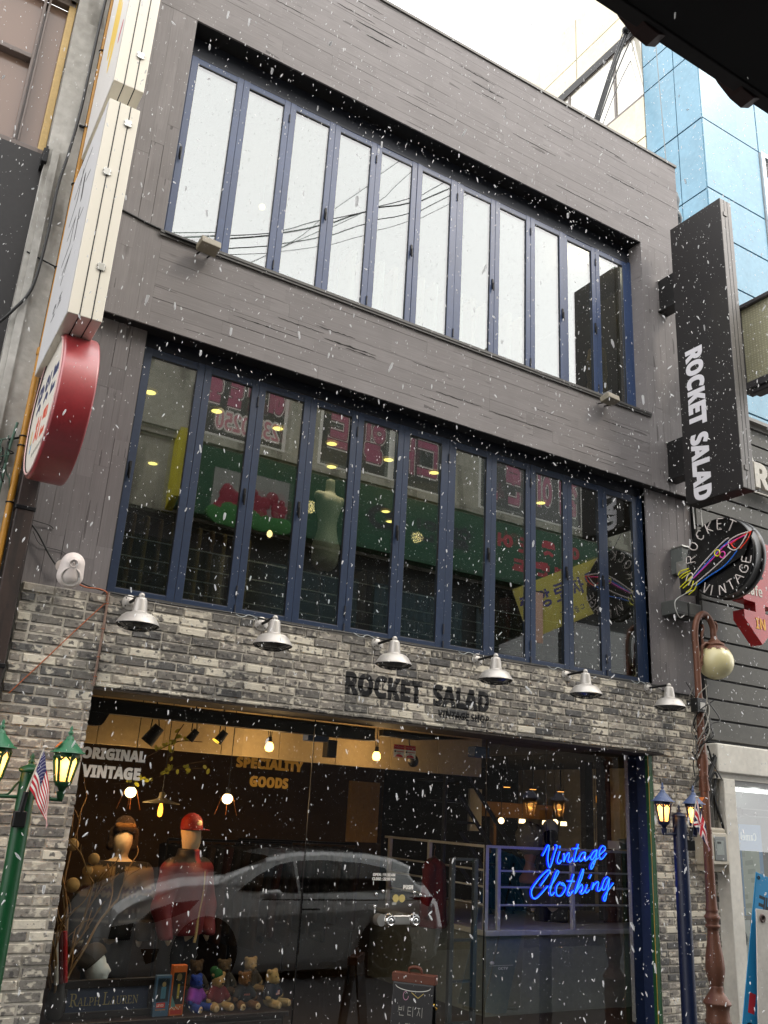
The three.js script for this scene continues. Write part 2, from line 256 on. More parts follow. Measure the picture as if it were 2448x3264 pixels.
// ---- folding windows
const EDGE = [1.60, 2.168, 2.715, 3.265, 3.803, 4.355, 4.925, 5.50, 6.052, 6.595, 7.15, 7.745];
const rightCut = (i) => (i === 10 ? 0.10 : 0.068);
function windowRow(y0, y1, g0, g1, z, floor) {
  const hy = floor === 3 ? 8.05 : 4.72;
  for (let i = 0; i < 11; i++) {
    const a = EDGE[i] + 0.0015, b = EDGE[i + 1] - 0.0015, s0 = i === 6 ? 0.092 : i ? 0.068 : 0.068, s1 = i === 5 ? 0.09 : rightCut(i), zf = z + rr(-0.004, 0.004);
    const leaf = mesh('window_leaf', [
      rbx(a, a + s0, y0, y1, zf - 0.05, zf, 0.003), rbx(b - s1, b, y0, y1, zf - 0.05, zf, 0.003),
      rbx(a + s0 - 0.002, b - s1 + 0.002, y0, g0, zf - 0.048, zf - 0.003, 0.005), rbx(a + s0 - 0.002, b - s1 + 0.002, g1, y1, zf - 0.048, zf - 0.003, 0.005),
    ], floor === 3 ? mNavy : mNavyShaded, shop);
    const pg = new THREE.PlaneGeometry(b - s1 - a - s0 + 0.008, g1 - g0 + 0.008).translate((a + s0 + b - s1) / 2, (g0 + g1) / 2, 0);
    const tilt = (q) => q;
    for (const dz of [0.018, 0.036]) { const cx = (a + s0 + b - s1) / 2, cy = (g0 + g1) / 2; mesh('pane', [pg.clone().translate(-cx, -cy, 0).rotateX(rr(-0.0022, 0.0022)).rotateY(rr(-0.005, 0.005)).translate(cx, cy, zf - dz)], mPane, leaf); }
    mesh('gasket', [bx(a + s0 - 0.001, a + s0 + 0.004, g0, g1, zf - 0.016, zf - 0.006), bx(b - s1 - 0.004, b - s1 + 0.001, g0, g1, zf - 0.016, zf - 0.006), bx(a + s0, b - s1, g0 - 0.001, g0 + 0.007, zf - 0.016, zf - 0.006), bx(a + s0, b - s1, g1 - 0.007, g1 + 0.001, zf - 0.016, zf - 0.006)], mBlack, leaf);
    if ([0, 2, 4, 6, 8, 9].includes(i) || (floor === 2 && i === 1)) { const hx = i === 0 ? a + 0.03 : b - s1 * 0.45; mesh('handle', [rbx(hx - 0.012, hx + 0.012, hy - 0.055, hy + 0.075, zf, zf + 0.014, 0.004), rbx(hx - 0.008, hx + 0.008, hy - 0.09, hy + 0.02, zf + 0.016, zf + 0.032, 0.006)], mIron, leaf); }
    if (i % 2 === 1) mesh('hinge', [cyl(0.009, 0.009, 0.10, b, y0 + 0.22, zf + 0.006, 8), cyl(0.009, 0.009, 0.10, b, y1 - 0.22, zf + 0.006, 8), cyl(0.009, 0.009, 0.08, b, y0 + 0.06, zf + 0.006, 8)], mNavyDark, leaf);
  }
  mesh('window_frame', [bx(WL, 1.60, y0 - 0.005, y1 + 0.02, z - 0.07, z - 0.004)], floor === 3 ? mNavy : mNavyShaded, shop); mesh('window_frame', [bx(7.74, floor === 3 ? WR : 7.80, y0 - 0.005, y1 + 0.02, z - 0.07, z + 0.004)], floor === 3 ? mNavy : mNavyShaded, shop);
}
windowRow(6.99, 9.27, 7.055, 9.20, -0.2, 3);
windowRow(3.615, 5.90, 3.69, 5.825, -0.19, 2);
mesh('window_header', [bx(WL, WR, 9.29, 9.525, -0.30, -0.215), bx(WL, WR, 9.27, 9.30, -0.29, -0.20)], mNavyDark, shop);
mesh('window_header', [bx(1.56, 7.80, 5.905, 6.03, -0.30, -0.20)], mNavyDark, shop);
mesh('window_sill', [bx(WL - 0.03, WR + 0.03, 6.955, 6.985, -0.25, 0.03), bx(WL - 0.03, WR + 0.03, 6.93, 6.955, 0.005, 0.022)], mGraySill, shop);
mesh('window_sill', [bx(1.56, 7.82, 3.58, 3.61, -0.25, -0.02)], mGraySill, shop);

// ---- bricks
const SK = 8, SKH = 32; // atlas of brick skins: 8 columns x 32 rows
function skin(kind, u, v, sd) { // u along the brick 0..1, v up; sRGB bytes
  const n = fbm(u * 9 + sd * 3.1, v * 3 + sd * 1.7, 101, 3), f = vn(u * 60 + sd, v * 18, 107), base = [[116, 112, 106], [138, 132, 124], [91, 90, 89], [196, 189, 175], [156, 149, 138], [104, 101, 97]][kind];
  let c = base.map((b) => b + (n - 0.5) * 34 + (f - 0.5) * 18);
  const lime = fbm(u * 5 + sd * 7.3, v * 2 + sd, 113, 3), th = [0.60, 0.54, 0.64, 0.38, 0.49, 0.64][kind];
  c = mix3(c, [200 + f * 14, 193 + f * 14, 177 + f * 12], smooth(th - 0.04, th + 0.14, lime) * 0.8);
  const soot = fbm(u * 6 + sd * 2.3, v * 2 + 3, 127, 3);
  return mix3(c, [62, 60, 60], smooth(0.62, 0.74, soot) * 0.7);
}
const KINDS = [0, 0, 1, 0, 5, 3, 1, 0, 4, 2, 3, 1, 5, 0, 4, 1];
const T_skin = dataTex(1024, 1024, (x, y) => { const cx = Math.floor(x / 128), cy = Math.floor(y / 32), i = cy * 8 + cx; return skin(KINDS[(i * 7 + cy) % 16], (x % 128) / 128, (y % 32) / 32, i); }, true, false);
const mortarC = (x, y) => { const t = 176 + (vn(x * 90, y * 90, 131) - 0.5) * 26 + (fbm(x * 3, y * 3, 137) - 0.5) * 30; return [t, t - 6, t - 17]; };
const mBrick = new THREE.MeshStandardMaterial({ map: T_skin, roughness: 0.92, bumpMap: T_bump, bumpScale: 0.0025 });
const mMortar = tex(M(0xffffff, 0.95), dataTex(512, 512, (x, y) => mortarC(x / 170, y / 170)), 0.33, 0.003);
const LX0 = 1.585, LX1 = 7.79, LY0 = 2.86, LY1 = 3.575, PITCH = 0.0755, ROWS = 9.47;
const layRows = (x0, x1, y0, y1, ph) => { // running bond with the odd half brick
  const out = []; let r = 0;
  for (let y = y1 - PITCH; y > y0 - PITCH + 0.012; y -= PITCH, r++) {
    let x = x0 - ((r + ph) % 2 ? 0.118 : 0) - R() * 0.03;
    while (x < x1 - 0.02) { const L = R() < 0.13 ? 0.108 : rr(0.216, 0.238), a = Math.max(x, x0), b = Math.min(x + L, x1); if (b - a > 0.03) out.push([a, b, Math.max(y + 0.008, y0), y + PITCH - 0.008]); x += L + 0.017; }
  }
  return out;
};
function brickGeo([a, b, y0, y1], z, uv) { // chamfered front with slightly wandering edges, open at the back
  const j = () => rr(-0.0022, 0.0022), d = z + rr(-0.004, 0.005), c = 0.0045;
  const O = [[a + j(), y0 + j()], [b + j(), y0 + j()], [b + j(), y1 + j()], [a + j(), y1 + j()]], m = [(a + b) / 2, y0 + j() * 0.7], n = [(a + b) / 2, y1 + j() * 0.7];
  const ring = [O[0], m, O[1], O[2], n, O[3]], cx = (a + b) / 2, cy = (y0 + y1) / 2;
  const ins = ring.map(([x, y]) => [x + Math.sign(cx - x) * (Math.abs(cx - x) > 0.02 ? c : 0), y + Math.sign(cy - y) * c, d + rr(-0.001, 0.001)]), mid = ring.map(([x, y]) => [x, y, d - c]), back = ring.map(([x, y]) => [x, y, z - 0.026]);
  const P = [], tri = (...t) => t.forEach((q) => P.push(...q));
  tri(ins[0], ins[1], ins[5], ins[1], ins[4], ins[5], ins[1], ins[2], ins[4], ins[2], ins[3], ins[4]);
  for (let i = 0; i < 6; i++) { const k = (i + 1) % 6; tri(mid[i], mid[k], ins[i], mid[k], ins[k], ins[i]); tri(back[i], back[k], mid[i], back[k], mid[k], mid[i]); }
  const g = new THREE.BufferGeometry(); g.setAttribute('position', new THREE.Float32BufferAttribute(P, 3)); g.computeVertexNormals();
  const U = []; for (let i = 0; i < P.length; i += 3) U.push(...uv(P[i], P[i + 1]));
  g.setAttribute('uv', new THREE.Float32BufferAttribute(U, 2)); return g;
}
const atlasUV = ([a, b, y0, y1]) => { const i = Math.floor(R() * 256), cx = i % 8, cy = Math.floor(i / 8), w = Math.min(1, (b - a) / 0.225), f = R() < 0.5; return (x, y) => [(cx + 0.03 + 0.94 * (f ? 1 - (x - a) / (b - a) * w : (x - a) / (b - a) * w)) / 8, (cy + 0.06 + 0.88 * (y - y0) / (y1 - y0)) / 32]; };
{
  // left pillar
  const pl = mesh('brick_pillar', [bx(X0, 1.578, -0.05, 3.572, -0.42, -0.008)], mMortar, shop);
  layRows(X0 + 0.004, 1.581, 0.22, 3.573, 0).forEach((b) => mesh('brick', brickGeo(b, rr(-0.002, 0.003), atlasUV(b)), mBrick, pl));
  // lintel with the stencilled shop name
  const lay = layRows(LX0 + 0.006, LX1, LY0 + 0.002, LY1 - 0.002, 1), W = 2048, H = 256, sx = W / (LX1 - LX0), sy = H / (LY1 - LY0);
  const cv = document.createElement('canvas'); cv.width = W; cv.height = H; const g = cv.getContext('2d');
  g.fillStyle = '#000'; g.fillRect(0, 0, W, H); g.fillStyle = g.strokeStyle = '#fff'; g.lineJoin = 'round';
  const put = (s, x0, x1, y0, y1, lw) => { g.save(); g.font = 'bold 100px sans-serif'; const m = g.measureText(s), h = m.actualBoundingBoxAscent; g.translate((x0 - LX0) * sx, (LY1 - y0) * sy); g.scale((x1 - x0) * sx / m.width, (y1 - y0) * sy / h); g.lineWidth = lw; g.fillText(s, 0, 0); g.strokeText(s, 0, 0); g.restore(); };
  put('ROCKET', 3.745, 4.575, 3.058, 3.243, 7); put('SALAD', 4.70, 5.375, 3.058, 3.24, 7); put('VINTAGE SHOP', 4.768, 5.372, 2.948, 3.018, 5);
  const mask = g.getImageData(0, 0, W, H).data, own = new Int16Array(W * H).fill(-1);
  lay.forEach(([a, b, y0, y1], i) => { for (let y = Math.max(0, Math.floor((y0 - 0.002 - LY0) * sy)); y < Math.min(H, (y1 + 0.002 - LY0) * sy); y++) for (let x = Math.max(0, Math.floor((a - 0.002 - LX0) * sx)); x < Math.min(W, (b + 0.002 - LX0) * sx); x++) own[y * W + x] = i; });
  const kind = lay.map(() => KINDS[Math.floor(R() * 16)]), T_lintel = dataTex(W, H, (x, y) => {
    const i = own[y * W + x], X = LX0 + x / sx, Y = LY0 + y / sy;
    let c = i < 0 ? mortarC(X, Y) : skin(kind[i], (X - lay[i][0]) / 0.225, (Y - lay[i][2]) / 0.065, i + 400);
    const p = mask[((H - 1 - y) * W + x) * 4] / 255; // worn black stencil paint
    const wear = smooth(0.25, 0.42, fbm(X * 26, Y * 26, 141, 3));
    return mix3(c, [24, 24, 26], p * (0.55 + 0.42 * wear));
  }, true, false);
  const mL = new THREE.MeshStandardMaterial({ map: T_lintel, roughness: 0.92, bumpMap: T_bump, bumpScale: 0.0025 });
  const uvL = (x, y) => [(x - LX0) / (LX1 - LX0), (y - LY0) / (LY1 - LY0)];
  const back = bx(LX0, LX1, LY0, LY1, -0.14, -0.005).toNonIndexed(); { const p = back.attributes.position, u = back.attributes.uv; for (let i = 0; i < p.count; i++) u.setXY(i, ...uvL(p.getX(i), p.getY(i))); }
  const pn = mesh('brick_lintel', back, mL, shop, 'brick lintel stencilled with the black shop name');
  lay.forEach((b) => { const q = brickGeo(b, 0.004, uvL); mesh('brick', q, mL, pn); });
  // right pillar: its bricks are joined, they are past the three hundred nearest
  const pr = mesh('brick_pillar', [bx(7.788, 8.86, -0.05, 3.60, -0.6, -0.174)], mMortar, shop);
  const pb = mesh('bricks', layRows(7.79, 8.85, 0.0, 3.60, 0).map((b) => brickGeo(b, -0.165, atlasUV(b))), mBrick, pr); pb.userData.kind = 'stuff';
  const lr = mesh('bricks', layRows(0, 0.16, LY0, LY1, 0).map((b) => { const q = brickGeo(b, 0, atlasUV(b)); return q.rotateY(Math.PI / 2).translate(LX1 + 0.001, 0, 0); }), mBrick, pr); lr.userData.kind = 'stuff';
  mesh('soffit_board', [bx(1.585, 7.785, 2.838, 2.856, -0.42, 0.0)], mSoffit, shop);
}

// ---------------------------------------------------------------- shop front and interior
{
  const zg = -0.4;
  // interior of the ground floor (it reaches behind the neighbour on the right)
  mesh('shop_wall', [bx(X0 + 0.08, 11.7, 0.0, 3.0, -6.6, -6.4), bx(11.6, 11.7, 0, 3.0, -6.4, -0.7), bx(8.5, 11.6, 0, 3.0, -0.75, -0.66)], mRoomDark, shop);
  mesh('shop_wall', [bx(1.02, 6.4, 0.14, 2.98, -3.75, -3.62)], tex(M(0x4a361c, 0.85), T_grain, 0.5), shop, 'brown rear wall of the shop');
  mesh('shop_wall', [bx(1.02, 1.06, 0.14, 2.98, -3.62, -0.42)], tex(M(0x3b3c44, 0.85), T_grain, 0.5), shop);
  mesh('shop_floor', [bx(8.5, 11.7, 0.0, 0.139, -6.4, -0.7)], mFloor, shop);
  mesh('shop_ceiling', [bx(8.5, 11.7, 2.98, 3.1, -6.5, -0.7)], mRoomDark, shop);
  const mPanel = tex(M(0xb5a078, 0.75), T_grain, 0.6);
  for (const [a, b] of [[1.06, 1.95], [1.95, 2.55], [2.55, 3.12], [3.12, 3.72], [3.72, 4.35], [4.35, 5.0], [5.0, 5.6], [5.6, 6.2]]) mesh('bulkhead_panel', [rbx(a + 0.002, b - 0.002, 2.505 + rr(-0.002, 0.002), 2.975, -1.26, -1.2, 0.004)], mPanel, shop);
  mesh('ceiling_beam', [bx(1.6, 4.4, 2.715, 2.835, -0.62, -0.52)], mBlack, shop, 'black beam behind the top of the glass');
  mesh('ceiling_beam', [prism([[1.6, 2.61], [1.78, 2.61], [1.81, 2.617], [1.83, 2.64], [1.865, 2.715], [1.6, 2.715]], 0.08).translate(0, 0, -0.61)], mBlack, shop);
  mesh('ceiling_beam', [prism([[4.5, 2.835], [5.55, 2.835], [4.9, 2.77], [4.5, 2.775]], 0.08).translate(0, 0, -0.61)], mBlack, shop);
  // brick alcove, stair, dark frame pieces at the back
  const mAl = tex(M(0xc49a52, 0.85), T_grain, 0.8), al = mesh('alcove_wall', [bx(5.86, 6.3, 1.7, 2.45, -3.62, -3.56)], mAl, shop, 'yellow lit brick recess at the back');
  for (let r = 0; r < 11; r++) for (let c = -1; c < 3; c++) { const a = Math.max(5.865, 5.865 + c * 0.2 + (r % 2) * 0.1), b = Math.min(6.295, 5.865 + (c + 1) * 0.2 + (r % 2) * 0.1 - 0.008); if (b - a > 0.03) mesh('brick', [bx(a, b, 1.705 + r * 0.0675, 1.764 + r * 0.0675, -3.57, -3.548)], mAl, al); }
  const mStair = M(0x2a2a2c, 0.6);
  mesh('staircase', [...[0, 1, 2, 3].map((i) => rod([6.9 + i * 0.02, 2.75 - i * 0.42, -2.6], [8.2, 1.25 - i * 0.38, -2.6], 0.028)), ...[0, 1, 2, 3, 4, 5].map((i) => bx(6.55 + i * 0.2, 6.9 + i * 0.2, 2.5 - i * 0.25, 2.53 - i * 0.25, -3.1, -2.7)), rod([6.62, 0.14, -2.5], [6.62, 2.95, -2.5], 0.03)], mStair, shop);
  // glass: two fixed panes and a door
  const glassPane = (a, b, y0, y1, name = 'glass_pane') => mesh(name, [new THREE.PlaneGeometry(b - a, y1 - y0).translate((a + b) / 2, (y0 + y1) / 2, zg)], mShopPane, shop);
  glassPane(1.5, 3.688, 0.12, 2.84); glassPane(5.661, 7.66, 0.12, 2.84);
  const door = mesh('door', [bx(3.70, 5.65, 0.12, 0.17, -0.42, -0.38), bx(3.689, 3.694, 0.12, 2.84, -0.408, -0.392), bx(5.655, 5.66, 0.12, 2.84, -0.408, -0.392)], mIron, shop);
  mesh('glass_pane', [new THREE.PlaneGeometry(1.955, 2.66).translate(4.675, 1.50, zg)], mShopPane, door);
  mesh('push_handle', [rbx(4.53, 4.80, 1.125, 1.205, -0.36, -0.325, 0.012), cyl(0.05, 0.05, 0.08, 4.47, 1.165, -0.37, 20, Math.PI / 2)], mSteel, door, 'chrome push handle with two round bosses');
  for (const x of [4.55, 4.815]) mesh('boss', [lathe([[0, 0.05], [0.018, 0.05], [0.02, 0.038], [0.03, 0.036], [0.034, 0.046], [0.042, 0.046], [0.046, 0.03], [0.058, 0.02], [0.06, 0]], x, 1.163, -0.345, 24, Math.PI / 2)], mChrome, door);
  for (const [x, y] of [[4.432, 1.373], [4.504, 1.396], [4.841, 1.389], [4.909, 1.369], [4.425, 1.271], [4.551, 1.284], [4.796, 1.28]]) mesh('bolt', [ball(0.015, x, y, -0.392, 1, 1, 0.8, 10)], mChrome, door);
  // jamb on the right: navy panel, green strip with a thin gold line
  mesh('jamb_panel', [bx(7.655, 7.788, -0.05, 2.85, -0.42, -0.405), bx(7.776, 7.787, -0.05, 2.85, -0.405, -0.235)], tex(M(0x172544, 0.5), T_grain, 0.8), shop);
  mesh('jamb_strip', [rbx(7.725, 7.786, -0.05, 2.85, -0.23, -0.175, 0.004)], tex(M(0x0f4a22, 0.5), T_grain, 0.8), shop, 'green strip beside the glass');
  mesh('gold_line', [bx(7.719, 7.724, -0.05, 2.85, -0.182, -0.176)], M(0xa08030, 0.4), shop);
  mesh('jamb_panel', [bx(1.50, 1.56, -0.05, 2.85, -0.46, -0.42)], mDark, shop);
  mesh('sill_wall', [bx(1.5, 3.69, -0.05, 0.12, -0.45, -0.37), bx(3.69, 7.7, -0.05, 0.12, -0.45, -0.37)], mDark, shop);
  // lettering on the glass
  const mLetW = M(0xe9e6e0, 0.6), mLetG = M(0xb07a1c, 0.5), zl = zg + 0.006;
  const put = (s, x0, x1, y0, y1, m, bold = 0.055) => mesh('window_lettering', [text(s, x1 - x0, y1 - y0, 0.002, bold).translate(x0, y0, zl)], m, shop);
  put('ORIGINAL', 1.662, 2.172, 2.343, 2.432, mLetW); put('VINTAGE', 1.684, 2.148, 2.202, 2.298, mLetW);
  put('SPECIALITY', 2.965, 3.60, 2.368, 2.458, mLetG); put('GOODS', 3.105, 3.47, 2.218, 2.308, mLetG);
  put('OPEN : 11:30 AM', 4.39, 4.626, 1.524, 1.549, mLetW, 0.02); put('CLOSE : 22:00 PM', 4.385, 4.626, 1.488, 1.513, mLetW, 0.02); put('PUSH', 4.718, 4.826, 1.415, 1.454, mLetW);
  for (const x of [4.643, 4.711]) mesh('sticker', [cyl(0.033, 0.033, 0.003, x, 1.339, zl, 24, Math.PI / 2)], M(0xb9a868, 0.6), shop, 'round cream sticker on the door');
  mesh('sticker', [bx(4.605, 4.652, 1.284, 1.306, zl - 0.002, zl)], M(0x9a9c98, 0.6), shop);
  const T_notice = canvasTex(256, 200, (g, w, h) => { g.fillStyle = '#d8d3cc'; g.fillRect(0, 0, w, h); g.fillStyle = '#b5202c'; g.fillRect(0, 0, w, 74); g.fillStyle = '#e6b9b8'; for (let i = 0; i < 11; i++) g.fillRect(22 + i * 20, 36, 12, 5); g.fillStyle = '#222'; g.fillRect(14, 96, 40, 26); g.fillStyle = '#b5202c'; g.font = 'bold 24px sans-serif'; for (let i = 0; i < 8; i++) g.fillRect(64 + i * 22, 100, 16, 18); g.fillStyle = '#333'; g.fillRect(90, 130, 80, 9); g.fillStyle = '#b5202c'; g.beginPath(); g.ellipse(128, 196, 92, 44, 0, Math.PI, 0); g.fill(); });
  for (const [x, s] of [[4.58, 'left'], [4.708, 'right']]) { const n = mesh('paper_notice', [bx(x, x + 0.122, 2.583, 2.70, -0.455, -0.452)], new THREE.MeshStandardMaterial({ map: T_notice, roughness: 0.7 })); tag(n, `${s} of two red and white paper notices hanging inside above the door`, 'notice'); }
  mesh('cctv_notice', [text('CCTV', 0.13, 0.026, 0.002, 0.02).translate(6.46, 0.575, -1.192), bx(6.34, 6.66, 0.612, 0.616, -1.195, -1.192), ball(0.022, 6.375, 0.64, -1.19, 1.4, 0.8, 0.3, 10)], mLetW, shop, 'small white lettering on the grey platform front');
}
// ---- platform with a white railing
{
  const pf = thing('display_platform', 'grey raised platform behind the right pane with white rim', 'platform', [0, 0, 0]);
  mesh('platform_body', [bx(6.3, 9.4, 0.14, 0.90, -4.2, -1.2)], tex(M(0x8b8d82, 0.7), T_grain, 0.5), pf);
  mesh('platform_rim', [rbx(6.26, 9.42, 0.90, 0.955, -4.22, -1.16, 0.008)], mWhitePaint, pf);
  const rl = thing('railing', 'white metal railing along the platform behind the blue neon sign', 'railing');
  const mR = mWhitePaint, top = 1.79, post = (x, z) => mesh('post', [rbx(x - 0.022, x + 0.022, 0.955, 1.775, z - 0.022, z + 0.022, 0.004)], mR, rl);
  [[6.285, -1.2], [6.45, -1.2], [7.52, -1.2], [8.61, -1.2], [6.285, -2.3], [6.285, -3.2]].forEach((p) => post(...p));
  mesh('top_rail', [bx(6.26, 8.72, top - 0.015, top + 0.012, -1.235, -1.165), bx(6.26, 6.31, top - 0.015, top + 0.011, -3.3, -1.235)], mR, rl);
  for (const y of [1.545, 1.38, 1.20]) { mesh('rail', [rod([6.45, y, -1.2], [8.61, y, -1.2], 0.011)], mR, rl); mesh('rail', [rod([6.285, y, -1.2], [6.285, y, -3.2], 0.011)], mR, rl); }
  const gt = thing('security_gate', 'dark grey metal gate frame standing left of the platform', 'gate');
  const mG = M(0x55585c, 0.45, { metalness: 0.5 });
  for (const x of [5.55, 5.835]) mesh('upright', [rbx(x - 0.024, x + 0.024, 0.14, 1.68, -0.82, -0.77, 0.006)], mG, gt);
  for (const y of [1.67, 0.925, 0.56, 0.2]) mesh('crossbar', [bx(5.572, 5.813, y - 0.013, y + 0.013, -0.808, -0.782)], mG, gt);
}
// ---- lamps inside
const warm = 0xffcf96;
function pendantGlobe(x, y, z, label) {
  const p = thing('pendant_lamp', label, 'lamp', [x, y, z]);
  mesh('bulb', [ball(0.048, 0, 0, 0, 1, 0.95, 1, 20)], glow(0xffd79a, 9), p);
  mesh('wire_guard', [0, 1, 2, 3].map((i) => { const a = i * 1.57 + 0.4; return rod([Math.cos(a) * 0.05, 0.02, Math.sin(a) * 0.05], [Math.cos(a) * 0.1, -0.14, Math.sin(a) * 0.1], 0.0018, 0.0018, 5); }), M(0xb4703a, 0.4, { metalness: 0.8 }), p);
  mesh('cord', [rod([0, 0.05, 0], [0, 0.86, 0], 0.004)], mBlack, p); mesh('socket', [cyl(0.022, 0.02, 0.06, 0, 0.065, 0)], mBlack, p);
  bulbLight(x, y, z, warm, 1.15, 2.2);
}
pendantGlobe(2.262, 2.115, -1.0, 'bright round pendant bulb above the left mannequin');
pendantGlobe(3.156, 2.111, -1.0, 'bright round pendant bulb right of the dish shaded pendant');
{
  const p = thing('pendant_lamp', 'pendant lamp with a wide flat metal dish shade and a glowing filament bulb', 'lamp', [2.545, 2.05, -1.0]);
  mesh('lamp_shade', [lathe([[0.16, -0.012], [0.158, -0.006], [0.09, 0.012], [0.045, 0.025], [0.03, 0.04], [0.026, 0.075], [0.012, 0.085], [0.012, 0.078], [0.022, 0.07], [0.026, 0.036], [0.04, 0.019], [0.088, 0.006], [0.157, -0.012]])], M(0x6a6350, 0.4, { metalness: 0.5 }), p);
  mesh('bulb', [lathe([[0.001, -0.125], [0.016, -0.118], [0.022, -0.09], [0.02, -0.05], [0.012, -0.02], [0.01, 0]])], glow(0xff9a2e, 7), p);
  mesh('cord', [rod([0, 0.08, 0], [0, 0.92, 0], 0.004)], mBlack, p);
  bulbLight(2.545, 1.98, -1.0, 0xff9c40, 0.4, 1.2);
}
for (const [x, y, s] of [[3.435, 2.594, 'left'], [4.595, 2.602, 'right']]) {
  const p = thing('hanging_bulb', `yellow light bulb on a short black cord, ${s} of the pair under the black beam`, 'lamp', [x, y, -0.8]);
  mesh('bulb', [lathe([[0.001, -0.05], [0.03, -0.042], [0.042, -0.015], [0.036, 0.015], [0.02, 0.04]])], glow(0xffc56a, 8), p);
  mesh('socket', [cyl(0.022, 0.018, 0.05, 0, 0.06, 0), rod([-0.012, 0.08, 0], [-0.03, 0.17, 0], 0.003), rod([0.012, 0.08, 0], [0.02, 0.17, 0], 0.003)], mBlack, p);
  mesh('cord', [rod([0, 0.08, 0], [0, 0.37, 0], 0.004)], mBlack, p);
  bulbLight(x, y - 0.005, -0.8, warm, 0.65, 1.8);
}
for (const [x, y, s, l] of [[2.33, 2.62, 1, 'large black spotlight can tilted over the left display'], [2.69, 2.64, 0.62, 'small black spotlight in the middle of the three'], [2.955, 2.65, 0.7, 'small black spotlight with a glowing rim, right of the three']]) {
  const p = thing('spotlight', l, 'spotlight', [x, y, -0.8]);
  mesh('can', [xf(new THREE.CylinderGeometry(0.048 * s, 0.06 * s, 0.17 * s, 18), 0, -0.02 * s, 0, 0.25, 0, -0.55)], mBlack, p);
  mesh('bracket', [rod([-0.03 * s, 0.02, 0], [-0.02 * s, 0.13, 0], 0.005), rod([0.05 * s, 0.02, 0], [0.03 * s, 0.13, 0], 0.005), box(0.1 * s, 0.012, 0.03, 0.005, 0.13, 0), rod([0, 0.13, 0], [0, 0.34, 0], 0.006)], mIron, p);
  if (s === 0.7) mesh('lens', [xf(new THREE.CylinderGeometry(0.036, 0.036, 0.004, 16), 0, -0.083, 0, 0, 0, -0.55).translate(-0.048, 0.028, 0.005)], glow(0xffc040, 3), p);
}
{ // boxes hung from the ceiling
  const b1 = thing('wall_box', 'blue box under the ceiling beam left of the door', 'box'); mesh('box_body', [rbx(3.73, 3.945, 2.668, 2.778, -0.72, -0.6, 0.008)], mNavy, b1); mesh('box_lip', [bx(3.725, 3.95, 2.715, 2.722, -0.6, -0.597)], mNavyDark, b1);
  const b2 = thing('wall_box', 'blue box under the ceiling right of the door', 'box'); mesh('box_body', [rbx(5.652, 5.85, 2.672, 2.778, -0.72, -0.6, 0.008)], mNavy, b2);
  const s = thing('loudspeaker', 'black box loudspeaker hanging beside the blue box', 'speaker'); mesh('cabinet', [rbx(3.99, 4.096, 2.54, 2.7, -0.8, -0.7, 0.006)], mBlack, s); mesh('grille', [bx(3.997, 4.089, 2.55, 2.69, -0.7, -0.697)], mDark, s); mesh('bracket', [rod([4.02, 2.7, -0.75], [4.02, 2.8, -0.75], 0.005)], mIron, s);
  const d = thing('ceiling_speaker', 'dark round camera dome hanging right of the paper notices', 'camera'); mesh('dome', [ball(0.055, 4.9, 2.57, -0.6, 1, 1.1, 1)], mBlack, d); mesh('bracket', [tube([[4.9, 2.62, -0.6], [4.88, 2.7, -0.6], [4.85, 2.72, -0.6], [4.84, 2.84, -0.6]], 0.006)], mBlack, d);
}
// deep inside on the right
{
  const pts = [[8.698, 2.067, 'round'], [9.099, 2.077, 'drum'], [9.558, 2.077, 'drum'], [9.753, 2.089, 'round'], [9.926, 2.076, 'drum'], [11.18, 2.081, 'round']];
  const where = ['leftmost', 'second', 'third', 'fourth', 'fifth', 'rightmost'];
  pts.forEach(([x, y, k], i) => { const p = thing('counter_lamp', `small ${k} lamp deep in the shop, ${where[i]} in the row above the neon sign`, 'lamp', [x, y, -4], 0, 'glowing lamps deep in the shop'); mesh('bulb', [k === 'round' ? ball(0.045, 0, 0, 0) : cyl(0.05, 0.045, 0.06, 0, 0, 0)], glow(0xffd9a0, 5), p); mesh('cord', [rod([0, 0.04, 0], [0, 0.9, 0], 0.004)], mBlack, p); });
  bulbLight(9.3, 2.07, -3.8, warm, 0.3, 3);
  [[8.799, 2.55], [9.31, 2.549], [9.874, 2.549]].forEach(([x, y], i) => { const p = thing('ceiling_spot', `flat orange ceiling downlight deep in the shop, ${['leftmost', 'middle', 'rightmost'][i]} of three`, 'lamp', [x, y, -4], 0, 'orange ceiling downlights'); mesh('lens', [cyl(0.05, 0.05, 0.008, 0, 0, 0)], glow(0xffa850, 3), p); mesh('ring', [cyl(0.06, 0.065, 0.02, 0, 0.012, 0)], mBlack, p); mesh('stem', [rod([0, 0.02, 0], [0, 0.43, 0], 0.01)], mBlack, p); });
  mesh('rear_partition', [bx(8.55, 10.15, 2.12, 2.34, -4.6, -4.5), bx(8.95, 9.0, 1.5, 2.15, -4.6, -4.5)], mRoomWarm, shop);
  mesh('rear_partition', [bx(8.3, 8.52, 1.9, 2.5, -4.3, -4.25)], mWhitePaint, shop);
  mesh('rear_partition', [bx(9.35, 9.5, 0.9, 2.95, -3.0, -2.9), bx(8.6, 8.75, 0.96, 2.9, -1.9, -1.8)], tex(M(0x3a3026, 0.8), T_grain, 0.5), shop);
  [[10.72, 2.487, 'left'], [11.34, 2.494, 'right']].forEach(([x, y, s]) => { const p = thing('wall_lantern', `dim orange lantern deep in the shop at upper right, ${s} one of two`, 'lamp', [x, y, -4]); mesh('glass', [rbx(-0.06, 0.06, -0.06, 0.05, -0.05, 0.05, 0.01)], glow(0xe08a2a, 1.0), p); mesh('cap', [lathe([[0.075, 0.05], [0.02, 0.11], [0.001, 0.12]])], mBlack, p); });
}
